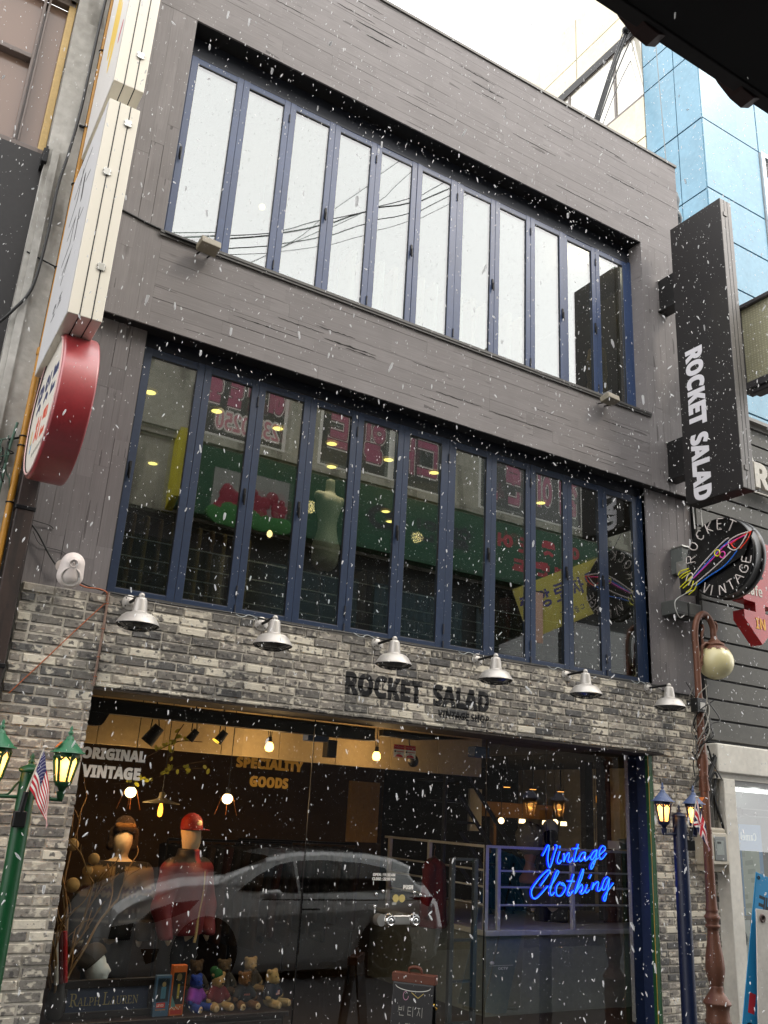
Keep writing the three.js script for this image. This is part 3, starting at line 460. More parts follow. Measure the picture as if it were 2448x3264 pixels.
// ---- blue neon lettering
{
  const n = thing('neon_sign', 'blue neon script sign reading Vintage Clothing hanging behind the right pane', 'neon sign', [0, 0, -0.55]);
  const S = ['6.52,1.74 6.55,1.78 6.59,1.84 6.61,1.83 6.59,1.71 6.61,1.63 6.64,1.66 6.69,1.78 6.72,1.84 6.70,1.85', '6.76,1.79 6.74,1.75 6.72,1.69 6.75,1.67 6.78,1.70', '6.76,1.845 6.755,1.82', '6.82,1.77 6.81,1.69 6.84,1.74 6.88,1.78 6.89,1.76 6.87,1.70 6.90,1.69 6.94,1.73', '7.02,1.87 6.99,1.80 6.96,1.71 6.99,1.70 7.03,1.74', '6.94,1.82 7.03,1.83', '7.12,1.79 7.07,1.78 7.03,1.73 7.05,1.70 7.10,1.74 7.12,1.79 7.11,1.72 7.13,1.71 7.18,1.75', '7.29,1.82 7.24,1.80 7.19,1.74 7.22,1.72 7.27,1.78 7.29,1.82 7.26,1.71 7.21,1.63 7.19,1.64 7.23,1.70 7.31,1.74', '7.31,1.76 7.40,1.82 7.41,1.85 7.37,1.86 7.32,1.80 7.33,1.74 7.36,1.73 7.43,1.79',
    '6.49,1.45 6.57,1.53 6.62,1.59 6.59,1.60 6.49,1.53 6.38,1.42 6.38,1.35 6.43,1.33 6.52,1.39 6.59,1.45', '6.61,1.43 6.70,1.53 6.74,1.59 6.71,1.59 6.66,1.50 6.62,1.40 6.64,1.36 6.68,1.39', '6.76,1.49 6.71,1.44 6.71,1.37 6.77,1.36 6.83,1.43 6.80,1.48 6.77,1.47 6.83,1.45', '6.95,1.57 6.91,1.49 6.86,1.39 6.88,1.36 6.94,1.41', '6.86,1.50 6.96,1.50', '6.99,1.43 7.06,1.53 7.09,1.62 7.07,1.60 7.01,1.49 6.96,1.38 7.02,1.44 7.06,1.47 7.07,1.44 7.04,1.39 7.07,1.38 7.11,1.42', '7.14,1.47 7.11,1.41 7.13,1.39 7.17,1.42', '7.20,1.57 7.17,1.53', '7.23,1.49 7.20,1.42 7.24,1.47 7.29,1.50 7.30,1.48 7.28,1.42 7.31,1.41 7.36,1.46', '7.44,1.55 7.39,1.52 7.35,1.44 7.38,1.42 7.42,1.47 7.46,1.54 7.45,1.48 7.40,1.33 7.38,1.31 7.37,1.34 7.42,1.40 7.52,1.49'];
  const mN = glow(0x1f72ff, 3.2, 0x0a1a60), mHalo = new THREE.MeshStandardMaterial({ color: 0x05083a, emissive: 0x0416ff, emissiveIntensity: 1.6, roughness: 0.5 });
  S.forEach((s, i) => { const p = s.split(' ').map((q) => [...q.split(',').map(Number), 0]); mesh('tube', [tube(p, 0.0054, p.length * 7, 7)], mN, n); });
  mesh('halo_glow', S.map((s) => tube(s.split(' ').map((q) => [...q.split(',').map(Number), -0.016]), 0.0115, 0, 6)), mHalo, n);  // wider glowing tubes behind the neon, standing in for its blue halo
  mesh('support', [rod([6.6, 1.8, -0.03], [6.6, 2.86, -0.03], 0.003), rod([7.3, 1.8, -0.03], [7.3, 2.86, -0.03], 0.003), bx(6.5, 7.45, 1.655, 1.667, -0.04, -0.03)], mBlack, n);
  bulbLight(6.95, 1.62, -0.50, 0x1030ff, 0.22, 6); bulbLight(6.7, 1.46, -0.62, 0x1030ff, 0.16, 6);
}

// ---- second floor seen through the lower folding windows
{
  mesh('back_wall', [bx(1.05, 8.45, 3.42, 6.34, -5.0, -4.9)], mRoomDark, shop); mesh('floor_covering', [bx(1.05, 8.45, 3.42, 3.44, -4.9, -0.34)], mFloor, shop);
  const L = [[2.13, -1.99], [2.91, -1.99], [3.68, -1.99], [4.41, -1.99], [5.23, -1.99], [5.93, -1.99], [7.75, -1.99], [4.767, -2.67], [2.81, -4.1], [6.25, -3.74], [6.55, -4.1]];
  L.forEach(([x, z], i) => { const d = thing('downlight', `round yellow ceiling downlight ${['above the left end pane', 'above the second pane', 'above the third pane', 'above the fourth pane, front row', 'above the fifth pane', 'above the sixth pane', 'above the ninth pane', 'in the fourth pane, lower of two', 'lower of two in the left end pane', 'lower on the fifth pane, upper of two', 'lower on the fifth pane, lower of two'][i]} of the lower windows`, 'downlight', [x, 6.345, z], 0, 'yellow ceiling downlights on the second floor'); mesh('lens', [cyl(0.062, 0.062, 0.006, 0, -0.016, 0, 20)], glow(0xffe07a, 5), d); mesh('trim_ring', [lathe([[0.063, -0.02], [0.08, -0.014], [0.082, 0]], 0, 0, 0, 20)], M(0xb8a25a, 0.4), d); });
  bulbLight(4.4, 5.6, -2.4, 0xffdc9a, 0.9, 4); bulbLight(6.2, 5.7, -2.8, 0xffdc9a, 0.7, 4);
  for (const [x, y, z, l, cd] of [[3.86, 6.345, -0.62, 'added downlight hidden behind the header to brighten the cream dress form', 5], [7.45, 9.595, -0.75, 'added downlight hidden behind the header to brighten the khaki trousers', 5]]) { const d = thing('downlight', l, 'downlight', [x, y, z]); mesh('lens', [cyl(0.05, 0.05, 0.006, 0, -0.014, 0, 20)], glow(0xffe9b0, 4), d); mesh('trim_ring', [lathe([[0.051, -0.018], [0.066, -0.012], [0.068, 0]], 0, 0, 0, 20)], M(0xb8a25a, 0.4), d); bulbLight(x, y - 0.06, z, 0xffe6c4, cd * 1.3, 2); }  // two lamps added out of sight so dress form and trousers show brighter
  const p = thing('filament_bulb', 'small bare filament bulb hanging low behind the third lower window', 'lamp', [3.511, 4.855, -1.5]); mesh('bulb', [ball(0.03, 0, 0, 0, 1, 1.35, 1)], glow(0xffd890, 6), p); mesh('cord', [rod([0, 0.04, 0], [0, 1.49, 0], 0.003)], mBlack, p);
  const t = thing('dress_form', 'pale cream headless torso dress form behind the fourth lower window', 'mannequin', [3.80, 3.46, -0.7], 0.2);
  mesh('torso', [sdf([[[0, 1.68, 0], [0, 1.86, 0], 0.052, 0.047], [[-0.135, 1.64, 0], [0.135, 1.64, 0], 0.055], [[0, 1.36, 0], [0, 1.56, 0], 0.092, 0.135], [[0, 1.12, 0], [0, 1.34, 0], 0.135, 0.09], [[0, 1.0, 0], [0, 1.1, 0], 0.14, 0.138]], 50, 0.03, (q, d) => Math.max(d, q[1] - 1.85))], M(0xf2e8d2, 0.6), t);
  mesh('stand', [cyl(0.02, 0.02, 0.95, 0, 0.48, 0), cyl(0.16, 0.15, 0.02, 0, 0.01, 0)], mIron, t);
  const rl = [3.80, 3.92, 4.03, 4.2].map((y) => rod([1.7, y, -0.42], [7.7, y, -0.42], 0.006, 0.006, 6)); rl.forEach((g) => mesh('guard_rail', g, M(0x9a978e, 0.5, { metalness: 0.4 }), shop));
  const pal = [0x5a4420, 0x2a2620, 0x3a3024, 0x6b5a2c, 0x1d2026, 0x4a1d1c];
  [[2.6, -1.5, 10], [5.4, -1.7, 12], [7.2, -1.6, 8]].forEach(([x, z, n], k) => { const c = thing('clothes_rack', `rack of dull coloured clothes behind the lower folding windows, ${['at the left end', 'in the middle', 'at the right end'][k]}`, 'clothes rack', [x, 3.44, z], rr(-0.1, 0.1)); mesh('rail', [rod([-0.7, 1.3, 0], [0.7, 1.3, 0], 0.014), rod([-0.7, 0, 0], [-0.7, 1.3, 0], 0.014), rod([0.7, 0, 0], [0.7, 1.3, 0], 0.014)], mIron, c); for (let i = 0; i < n; i++) { const gx = -0.62 + i * 1.24 / (n - 1), h = rr(0.6, 0.95); mesh('garment', [rbx(gx - 0.03, gx + 0.03, 1.26 - h, 1.26, -0.2, 0.2, 0.028, 3)], M(pal[(i * 3 + k) % 6], 0.9), c); } });
}
// ---- third floor
{
  mesh('back_wall', [bx(1.05, 8.45, 6.75, 9.6, -4.4, -4.3)], mRoomDark, shop);
  const d = thing('downlight', 'warm lamp glowing behind the third upper window from the left', 'downlight', [3.02, 8.95, -1.6]); mesh('bulb', [ball(0.04, 0, 0, 0)], glow(0xffe2a0, 2.2), d); mesh('stem', [rod([0, 0.05, 0], [0, 0.64, 0], 0.006)], mBlack, d); bulbLight(3.02, 8.95, -1.6, 0xffdc9a, 0.6, 2);
  const c = thing('clothes_rack', 'rack of cream coloured clothes faintly seen behind the middle upper windows', 'clothes rack', [5.0, 6.75, -0.75]);
  mesh('rail', [rod([-1.3, 1.35, 0], [1.3, 1.35, 0], 0.014), rod([-1.3, 0, 0], [-1.3, 1.35, 0], 0.014), rod([1.3, 0, 0], [1.3, 1.35, 0], 0.014)], mIron, c);
  for (let i = 0; i < 14; i++) { const gx = -1.2 + i * 0.185, h = rr(0.7, 1.0); mesh('garment', [rbx(gx - 0.035, gx + 0.035, 1.31 - h, 1.31, -0.2, 0.2, 0.03, 3)], M([0xd8cdb0, 0xc9b48e, 0xe0dccd, 0xb9a27a][i % 4], 0.9), c); }
  const k = thing('khaki_trousers', 'khaki trousers hanging behind the last upper window at the right', 'trousers', [7.42, 6.95, -0.5], 0.1);
  mesh('trousers', [sdf([[[0, 0.85, 0], [0, 0.98, 0], 0.13, 0.115], [[-0.07, 0.8, 0], [-0.08, 0.05, 0], 0.09, 0.065], [[0.07, 0.8, 0], [0.08, 0.05, 0], 0.09, 0.065]], 40, 0.03, (q, d) => Math.max(d + 0.006 * Math.sin(q[1] * 30 + q[0] * 20), q[1] - 1.02))], M(0xa98d5e, 0.85), k); mesh('hanger', [rod([-0.14, 1.02, 0], [0.14, 1.02, 0], 0.008), tube([[0, 1.02, 0], [0, 1.08, 0], [0.03, 1.11, 0], [0, 1.13, 0]], 0.004)], mIron, k);
}

// ---------------------------------------------------------------- the window display
const mSkin = M(0xd2bfa2, 0.85), mTrouser = M(0x1b1c22, 0.8);
function vertexPaint(g, fn) { const p = g.attributes.position, c = new Float32Array(p.count * 3); for (let i = 0; i < p.count; i++) c.set(fn(p.getX(i), p.getY(i), p.getZ(i)), i * 3); g.setAttribute('color', new THREE.BufferAttribute(c, 3)); return g; }
function mannequin(name, label, [x, y, z], turn, opt) { // standing shop dummy: y is the floor, height about 1.75
  const t = thing(name, label, 'mannequin', [x, y, z], turn);
  const s = opt.sleeve, J = (q) => q;
  const head = [[[0, 1.60, 0], [0, 1.68, -0.01], 0.075, 0.092], [[0, 1.55, 0.03], [0, 1.60, 0.02], 0.05, 0.07], [[0, 1.38, -0.02], [0, 1.56, 0], 0.062, 0.055], [[0, 1.595, 0.085], [0, 1.63, 0.082], 0.013, 0.009]];
  const body = [...head, [[0, 1.0, 0], [0, 1.3, 0], 0.13, 0.15], [[-0.15, 1.36, 0], [0.15, 1.36, 0], 0.08], [[0, 0.92, 0], [0, 1.0, 0], 0.15, 0.13], [[-0.09, 0.9, 0], [-0.1, 0.1, 0], 0.085, 0.05], [[0.09, 0.9, 0], [0.1, 0.1, 0], 0.085, 0.05],
    [[-0.2, 1.34, 0], [-0.26, 1.05, 0.02], 0.055, 0.042], [[-0.26, 1.05, 0.02], [-0.24, 0.8, 0.1], 0.042, 0.03], [[0.2, 1.34, 0], [0.26, 1.05, 0.02], 0.055, 0.042], [[0.26, 1.05, 0.02], [0.24, 0.8, 0.1], 0.042, 0.03]];
  mesh('figure', [sdf(body, 56, 0.05)], mSkin, t);
  const coat = [[[0, 0.98, 0], [0, 1.28, 0], 0.185, 0.19], [[-0.15, 1.36, 0], [0.15, 1.36, 0], 0.105], [[0, 0.88, 0], [0, 1.0, 0], 0.19, 0.185], [[-0.2, 1.34, 0], [-0.29, 1.06, 0.02], 0.1, 0.078], [[-0.29, 1.06, 0.02], [-0.27, 0.84, 0.09], 0.078, 0.062], [[0.2, 1.34, 0], [0.29, 1.06, 0.02], 0.1, 0.078], [[0.29, 1.06, 0.02], [0.27, 0.84, 0.09], 0.078, 0.062], ...(opt.collar ? [[[0, 1.4, -0.01], [0, 1.54, 0], 0.10, 0.105]] : [])];
  const cg = vertexPaint(sdf(coat, 60, 0.05, (p, d) => { d += 0.003 * Math.sin(p[1] * 34 + p[0] * 30) * Math.sin(p[0] * 24 + p[2] * 20); return Math.max(d, p[1] - (opt.collar ? 1.53 : 1.44), 0.84 - p[1] - (Math.abs(p[0]) > 0.2 ? 0.02 : 0)); }), opt.paint);
  mesh('jacket', [cg].map((g) => g), new THREE.MeshStandardMaterial({ vertexColors: true, roughness: opt.rough ?? 0.7 }), t);
  mesh('trousers', [sdf([[[-0.09, 0.9, 0], [-0.1, 0.08, 0], 0.115, 0.075], [[0.09, 0.9, 0], [0.1, 0.08, 0], 0.115, 0.075]], 40, 0.03)], mTrouser, t);
  return t;
}
{ // fair isle cardigan with a fur hat
  const band = (x, y, z) => {
    const a = Math.atan2(x, z) * 22, zig = Math.sin(a) > 0 ? 0.012 : -0.012;
    if (Math.abs(x) < 0.035 && z > 0) return [0.008, 0.008, 0.009];
    if (y > 1.395) return [0.012, 0.011, 0.011];
    if (y + zig > 1.24) return [0.24, 0.17, 0.08];
    if (y + zig > 1.205) return [0.07, 0.025, 0.02];
    if (y - zig > 1.17) return [0.22, 0.16, 0.09];
    if (y > 1.07) return [0.035, 0.034, 0.032];
    if (y > 1.045) return Math.sin(a * 0.7) > 0 ? [0.13, 0.12, 0.10] : [0.04, 0.03, 0.03];
    if (y > 0.99) return [0.022, 0.024, 0.03];
    if (y > 0.965) return [0.11, 0.10, 0.09];
    return [0.018, 0.018, 0.02];
  };
  const m = mannequin('mannequin', 'mannequin in a beige and dark patterned knit cardigan and fur trapper hat', [2.34, 0.1, -1.3], -0.2, { paint: band, rough: 0.9 });
  mesh('fur_hat', [sdf([[[0, 1.71, 0], [0, 1.73, 0], 0.098, 0.09], [[-0.06, 1.715, 0.06], [0.06, 1.715, 0.06], 0.03], [[-0.095, 1.68, 0], [-0.1, 1.56, 0], 0.034, 0.036], [[0.095, 1.68, 0], [0.1, 1.56, 0], 0.034, 0.036]], 40, 0.03, (p, d) => Math.max(d + 0.008 * (hash(Math.floor(p[0] * 90), Math.floor(p[1] * 90), Math.floor(p[2] * 90)) - 0.5), -(Math.hypot(p[0], (p[1] - 1.6) * 0.7, p[2] - 0.05) - 0.075)))], tex(M(0x2e1f12, 1), T_grain, 3), m);
  mesh('hat_band', [sdf([[[-0.065, 1.735, 0.075], [0.065, 1.735, 0.075], 0.026]], 24, 0.02)], tex(M(0x6b4a22, 1), T_grain, 3), m);
}
{
  const red = (x, y, z) => (y > 1.42 ? (Math.abs(x) < 0.03 && z > 0 ? [0.3, 0.015, 0.02] : [0.012, 0.012, 0.015]) : Math.abs(x - 0.015) < 0.006 && z > 0 ? [0.1, 0.006, 0.01] : [0.14, 0.010, 0.014]);
  const m = mannequin('mannequin', 'mannequin in a red hooded jacket and red baseball cap', [2.89, 0.14, -1.1], 0.5, { paint: red, collar: true, rough: 0.55 });
  const mCap = M(0x700c18, 0.75);
  mesh('cap', [sdf([[[0, 1.70, -0.005], [0, 1.735, -0.01], 0.102, 0.098]], 32, 0.02, (p, d) => Math.max(d, 1.685 - p[1])), xf(new THREE.CylinderGeometry(0.085, 0.085, 0.008, 24, 1, false), 0, 0, 0).scale(0.85, 1, 1).translate(0, 1.695, 0.105)], mCap, m);
  mesh('cap_badge', [ball(0.034, 0, 1.745, 0.082, 1, 0.85, 0.35, 14)], M(0xd8c8a0, 0.7), m);
  mesh('drawstring', [tube([[0.01, 1.36, 0.2], [0.0, 1.2, 0.215], [-0.05, 0.95, 0.23], [-0.06, 0.86, 0.235]], 0.006, 24), tube([[-0.052, 0.97, 0.232], [-0.06, 0.86, 0.238], [-0.075, 0.80, 0.24]], 0.012, 12)], M(0xa48a5c, 0.8), m);
}
{ // dried branches with round pods
  const b = thing('dried_branches', 'dried curly branches with round tan pods at the left edge of the window', 'branches', [1.84, 0.45, -0.72]);
  const mB = tex(M(0x8a6a40, 0.9), T_grain, 2), br = [];
  const grow = (p, dir, len, r, d) => { const pts = [p]; let q = p, v = dir; for (let i = 0; i < 4; i++) { v = [v[0] + rr(-0.35, 0.35), v[1] + rr(-0.1, 0.2), v[2] + rr(-0.3, 0.3)]; const l = Math.hypot(...v); v = v.map((c) => c / l); q = q.map((c, k) => c + v[k] * len / 4); pts.push(q); } br.push(tube(pts, r, 14, 5)); if (d > 0) for (let i = 0; i < 3; i++) { const k = 1 + Math.floor(R() * 4); grow(pts[k], [v[0] + rr(-0.55, 0.55), v[1] * 0.8 + 0.3, v[2] + rr(-0.4, 0.4)], len * 0.42, r * 0.6, d - 1); } };
  for (let i = 0; i < 7; i++) grow([rr(-0.02, 0.02), 0.1, rr(-0.02, 0.02)], [rr(-0.12, 0.14), 1, rr(-0.12, 0.1)], rr(0.75, 1.2), 0.010, 2);
  mesh('branch', br, mB, b);
  for (const [x, y, r] of [[-0.075, 1.24, 0.05], [0.11, 1.14, 0.045], [0.08, 1.05, 0.042], [-0.025, 0.945, 0.056]]) { mesh('pod', [ball(r, x, y, rr(0.02, 0.07), 1, 0.98, 1, 18)], tex(M(0xb08a50, 0.8), T_grain, 6), b); }
  mesh('vase', [lathe([[0.05, 0], [0.07, 0.03], [0.075, 0.14], [0.05, 0.22], [0.055, 0.25]])], M(0x2a2422, 0.4), b);
}
{ // ivy under the bulkhead
  const b = thing('ivy_branch', 'trailing leafy twig lit yellow hanging below the spotlights', 'plant', [2.35, 2.3, -0.85]);
  const tw = [], lf = [];
  const paths = [[[-0.3, -0.12, 0], [-0.1, -0.1, 0], [0.1, -0.02, 0.02], [0.3, 0.07, 0], [0.5, 0.12, 0]], [[0.0, -0.1, 0], [0.1, -0.02, 0.04], [0.25, 0.03, 0], [0.55, 0.06, 0]], [[-0.05, 0.1, 0], [0.1, 0.2, 0], [0.25, 0.27, 0], [0.45, 0.28, 0]], [[0.1, -0.05, 0], [0.18, 0.12, 0], [0.2, 0.3, 0], [0.26, 0.42, 0]]];
  for (const p of paths) { tw.push(tube(p, 0.004, 20, 5)); const c = new THREE.CatmullRomCurve3(p.map(v3)); for (let i = 0; i < 10; i++) { const q = c.getPoint(R()); const L = new THREE.CircleGeometry(0.03, 6).scale(0.55, 1, 1).translate(0, 0.03, 0); L.rotateX(rr(-0.9, 0.9)).rotateZ(rr(0, 6.28)).translate(q.x, q.y, q.z); lf.push(L); } }
  mesh('twig', tw, M(0x4a3418, 0.8), b);
  const mLeaf = new THREE.MeshPhysicalMaterial({ color: 0x9a9a34, roughness: 0.9, transmission: 0.35, thickness: 0, side: THREE.DoubleSide });
  lf.forEach((g) => mesh('leaf', g, mLeaf, b));
}
{ // wooden cabinet, framed board, toys
  const c = thing('display_cabinet', 'dark reddish wood cabinet under the teddy bears', 'cabinet'); const mW = mWoodDark;
  mesh('top', [rbx(1.62, 3.74, 0.405, 0.445, -1.25, -0.56, 0.008)], mW, c); mesh('body', [bx(1.65, 3.70, 0.12, 0.405, -1.22, -0.585)], mW, c);
  for (let i = 0; i < 3; i++) mesh('drawer', [rbx(1.68 + i * 0.675, 2.33 + i * 0.675, 0.15, 0.385, -0.585, -0.572, 0.006)], mW, c);
  const T_rl = canvasTex(1024, 256, (g, w, h) => { g.fillStyle = '#101f3c'; g.fillRect(0, 0, w, h); g.fillStyle = '#8a7a4c'; g.textBaseline = 'alphabetic'; const put = (s, f, x) => { g.font = `${f}px serif`; g.fillText(s, x, 190); return x + g.measureText(s).width; }; g.scale(0.82, 1); let x = 50; for (const [s, f] of [['R', 190], ['ALPH ', 125], ['L', 190], ['AUREN', 125]]) x = put(s, f, x); });
  const f = thing('framed_sign', 'wooden framed blue board with gold serif lettering leaning on the cabinet', 'sign', [2.22, 0.58, -0.7]); f.rotation.set(-0.06, 0, 0.005);
  for (const [x0, x1, y0, y1] of [[-0.39, 0.385, 0.075, 0.135], [-0.37, 0.385, -0.135, -0.085]]) mesh('frame_rail', [rbx(x0, x1, y0, y1, -0.015, 0.015, 0.006)], tex(M(0x3a2014, 0.5), T_board, 1), f);
  for (const [x0, x1] of [[-0.39, -0.31], [0.325, 0.385]]) mesh('frame_stile', [rbx(x0, x1, -0.085, 0.075, -0.015, 0.015, 0.006)], tex(M(0x3a2014, 0.5), T_board, 1), f);
  mesh('panel', [new THREE.PlaneGeometry(0.64, 0.165).translate(0.007, -0.005, 0)], new THREE.MeshStandardMaterial({ map: T_rl, roughness: 0.6 }), f);
  // boxed dolls
  const T_b1 = canvasTex(256, 512, (g, w, h) => { g.fillStyle = '#46617a'; g.fillRect(0, 0, w, h); g.fillStyle = '#16242e'; g.fillRect(26, 30, 204, 300); g.fillStyle = '#8d7a55'; g.beginPath(); g.arc(138, 110, 34, 0, 7); g.fill(); g.fillStyle = '#3f6d80'; g.fillRect(96, 140, 84, 150); g.fillStyle = '#c22a22'; g.fillRect(40, 342, 150, 66); g.fillStyle = '#f0dcd0'; g.font = 'bold 46px sans-serif'; g.fillText('LEVIS', 48, 392); g.fillStyle = '#cf8a2e'; for (let i = 0; i < 9; i++) g.fillRect(36 + i * 19, 424, 12, 14); });
  const T_b2 = canvasTex(256, 512, (g, w, h) => { g.fillStyle = '#b45a22'; g.fillRect(0, 0, w, h); g.fillStyle = '#191a16'; g.fillRect(18, 70, 222, 330); g.fillStyle = '#6d5b3a'; g.beginPath(); g.ellipse(126, 120, 50, 40, 0, 0, 7); g.fill(); g.fillStyle = '#8d7a1c'; g.fillRect(110, 190, 44, 150); g.fillStyle = '#4f7a76'; g.beginPath(); g.moveTo(20, 300); g.lineTo(110, 420); g.lineTo(20, 430); g.fill(); g.fillStyle = '#c8c0b0'; for (let i = 0; i < 7; i++) g.fillRect(30 + i * 26, 420 + (i % 3) * 10, 16, 14); g.fillStyle = '#a82c1e'; g.fillRect(18, 456, 220, 44); });
  const toyBox = (label, x, y, w, h, d, T, lid, turn) => { const t = thing('toy_box', label, 'box', [x, y, -0.62], turn); const front = new THREE.MeshStandardMaterial({ map: T, roughness: 0.35 }); mesh('carton', [rbx(-w / 2, w / 2, 0, h, -d, -0.002, 0.003)], lid, t); mesh('front_panel', [new THREE.PlaneGeometry(w - 0.004, h - 0.004).translate(0, h / 2, 0)], front, t); return t; };
  toyBox('blue window box with a doll and a red label beside the framed sign', 2.638, 0.446, 0.125, 0.292, 0.05, T_b1, M(0x46617a, 0.5), -0.05);
  toyBox('tall orange and black toy box with a rust coloured top', 2.764, 0.446, 0.118, 0.362, 0.06, T_b2, M(0xc0602a, 0.6), 0.05);
}
function bear(label, [x, y, z], s, turn, fur, top, extra) {
  const t = thing('teddy_bear', label, 'teddy bear', [x, y, z], turn, undefined); t.scale.setScalar(s);
  const mF = tex(new THREE.MeshStandardMaterial({ color: fur, roughness: 1, bumpMap: T_bump, bumpScale: 0.006 }), T_grain, 6);
  const fuzz = (p, d) => d + 0.006 * (vn(p[0] * 60, p[1] * 60 + p[2] * 60, 201) - 0.5);
  mesh('body', [sdf([[[0, 0.09, 0], [0, 0.22, 0], 0.1, 0.08], [[0, 0.34, 0.01], [0, 0.35, 0.01], 0.088], [[0, 0.315, 0.08], [0, 0.315, 0.1], 0.042, 0.036], [[-0.075, 0.42, 0], [-0.075, 0.42, 0.01], 0.03], [[0.075, 0.42, 0], [0.075, 0.42, 0.01], 0.03], [[-0.08, 0.22, 0.02], [-0.15, 0.12, 0.07], 0.042, 0.036], [[0.08, 0.22, 0.02], [0.15, 0.12, 0.07], 0.042, 0.036], [[-0.07, 0.05, 0.06], [-0.11, 0.05, 0.2], 0.05, 0.052], [[0.07, 0.05, 0.06], [0.11, 0.05, 0.2], 0.05, 0.052]], 46, 0.025, fuzz)], mF, t);
  const m = M(top, 0.85);
  mesh('sweater', [sdf([[[0, 0.13, 0], [0, 0.23, 0], 0.112, 0.092], [[-0.08, 0.22, 0.02], [-0.128, 0.15, 0.055], 0.054, 0.05], [[0.08, 0.22, 0.02], [0.128, 0.15, 0.055], 0.054, 0.05]], 36, 0.025, (p, d) => Math.max(d, 0.075 - p[1]))], m, t);
  mesh('nose', [ball(0.016, 0, 0.327, 0.138, 1.2, 0.8, 0.8, 10)], M(0x1a100c, 0.5), t);
  for (const q of [-0.034, 0.034]) mesh('eye', [ball(0.0085, q, 0.365, 0.093, 1, 1, 1, 8)], mBlack, t);
  for (const q of [-1, 1]) mesh('foot_pad', [ball(0.038, q * 0.114, 0.05, 0.238, 1, 1.1, 0.35, 12)], M(0xbfa077, 0.9), t);
  if (extra) extra(t);
  return t;
}
{
  const bz = -0.78, by = 0.445, S = 0.62;
  bear('blue bear in a bright purple sweater next to the toy boxes', [2.965, by, bz], 0.6, 0.5, 0x1c3f9c, 0x7d2b9a);
  bear('cream bear in a dark red sweater and green knitted hat', [3.16, by, bz], S, 0.15, 0xb08f5e, 0x5a0d16, (t) => mesh('knit_hat', [sdf([[[-0.02, 0.41, -0.01], [-0.06, 0.46, -0.02], 0.085, 0.06]], 28, 0.02)], tex(M(0x0f4a22, 0.95), T_grain, 6), t));
  bear('brown bear in a black sweater in the middle of the bear row', [3.40, by, bz], S, 0.1, 0x6e4a26, 0x101218, (t) => mesh('chest_print', [text('POLO', 0.09, 0.022, 0.004, 0.02).translate(-0.045, 0.165, 0.109)], M(0x9a5a50, 0.8), t));
  bear('cream bear in a navy sweater with a flag at the right end of the row', [3.655, by, bz], 0.64, 0.55, 0xb59866, 0x0d1326, (t) => {
    const T = canvasTex(128, 80, (g) => { for (let i = 0; i < 7; i++) { g.fillStyle = i % 2 ? '#cfc4bc' : '#a3303a'; g.fillRect(0, i * 11.5, 128, 12); } g.fillStyle = '#26305c'; g.fillRect(0, 0, 52, 42); });
    mesh('flag_patch', [new THREE.PlaneGeometry(0.09, 0.056).translate(0, 0.175, 0.118)], new THREE.MeshStandardMaterial({ map: T, roughness: 0.9 }), t);
  });
  bear('dark brown bear sitting behind the purple and green hatted bears', [3.03, by + 0.07, -0.98], 0.62, 0, 0x4f3a26, 0x2a2420);
  bear('grey brown bear sitting behind the green hatted and black sweater bears', [3.285, by + 0.07, -0.98], 0.62, 0, 0x57452f, 0x2c261e);
  bear('tan bear sitting behind the black sweater and navy sweater bears', [3.53, by + 0.08, -0.98], 0.62, 0.2, 0xa8895a, 0x3a2f24);
}
{ // white dummy head with a brown hat, and the striped stand
  const h = thing('hat_dummy', 'white mannequin head in profile wearing a brown hat behind the framed sign', 'display head', [2.14, 0.62, -0.86], 1.25);
  mesh('head', [sdf([[[0, 0.02, -0.01], [0, 0.1, 0], 0.05, 0.06], [[0, 0.15, 0.0], [0, 0.18, -0.01], 0.085, 0.09], [[0, 0.09, 0.055], [0, 0.13, 0.05], 0.035, 0.05], [[0, 0.13, 0.112], [0, 0.165, 0.09], 0.012, 0.008], [[0, 0.097, 0.092], [0, 0.1, 0.092], 0.013], [[0, 0.065, 0.07], [0, 0.07, 0.075], 0.02], [[0, -0.18, 0], [0, 0.05, 0], 0.06, 0.045]], 48, 0.025)], M(0xd8dcdc, 0.35), h);
  mesh('hat', [sdf([[[0, 0.2, -0.02], [0, 0.24, -0.02], 0.105, 0.095], [[-0.02, 0.18, -0.09], [0.02, 0.18, -0.09], 0.06]], 30, 0.03, (p, d) => Math.max(d, 0.2 - p[1] + p[2] * 0.9))], tex(M(0x3b3020, 0.95), T_grain, 4), h);
  const p = thing('folded_flag', 'red and white striped cloth rolled on a pole at the left of the display', 'flag', [1.83, 0.73, -0.62]); p.rotation.z = 0.17;
  for (const [x, c] of [[-0.035, 0xa8a09a], [0.0, 0x4c1416], [0.03, 0x9c0e16]]) mesh('stripe', [cyl(0.017, 0.017, 0.36, x, 0.16, 0, 10)], M(c, 0.9), p);
}
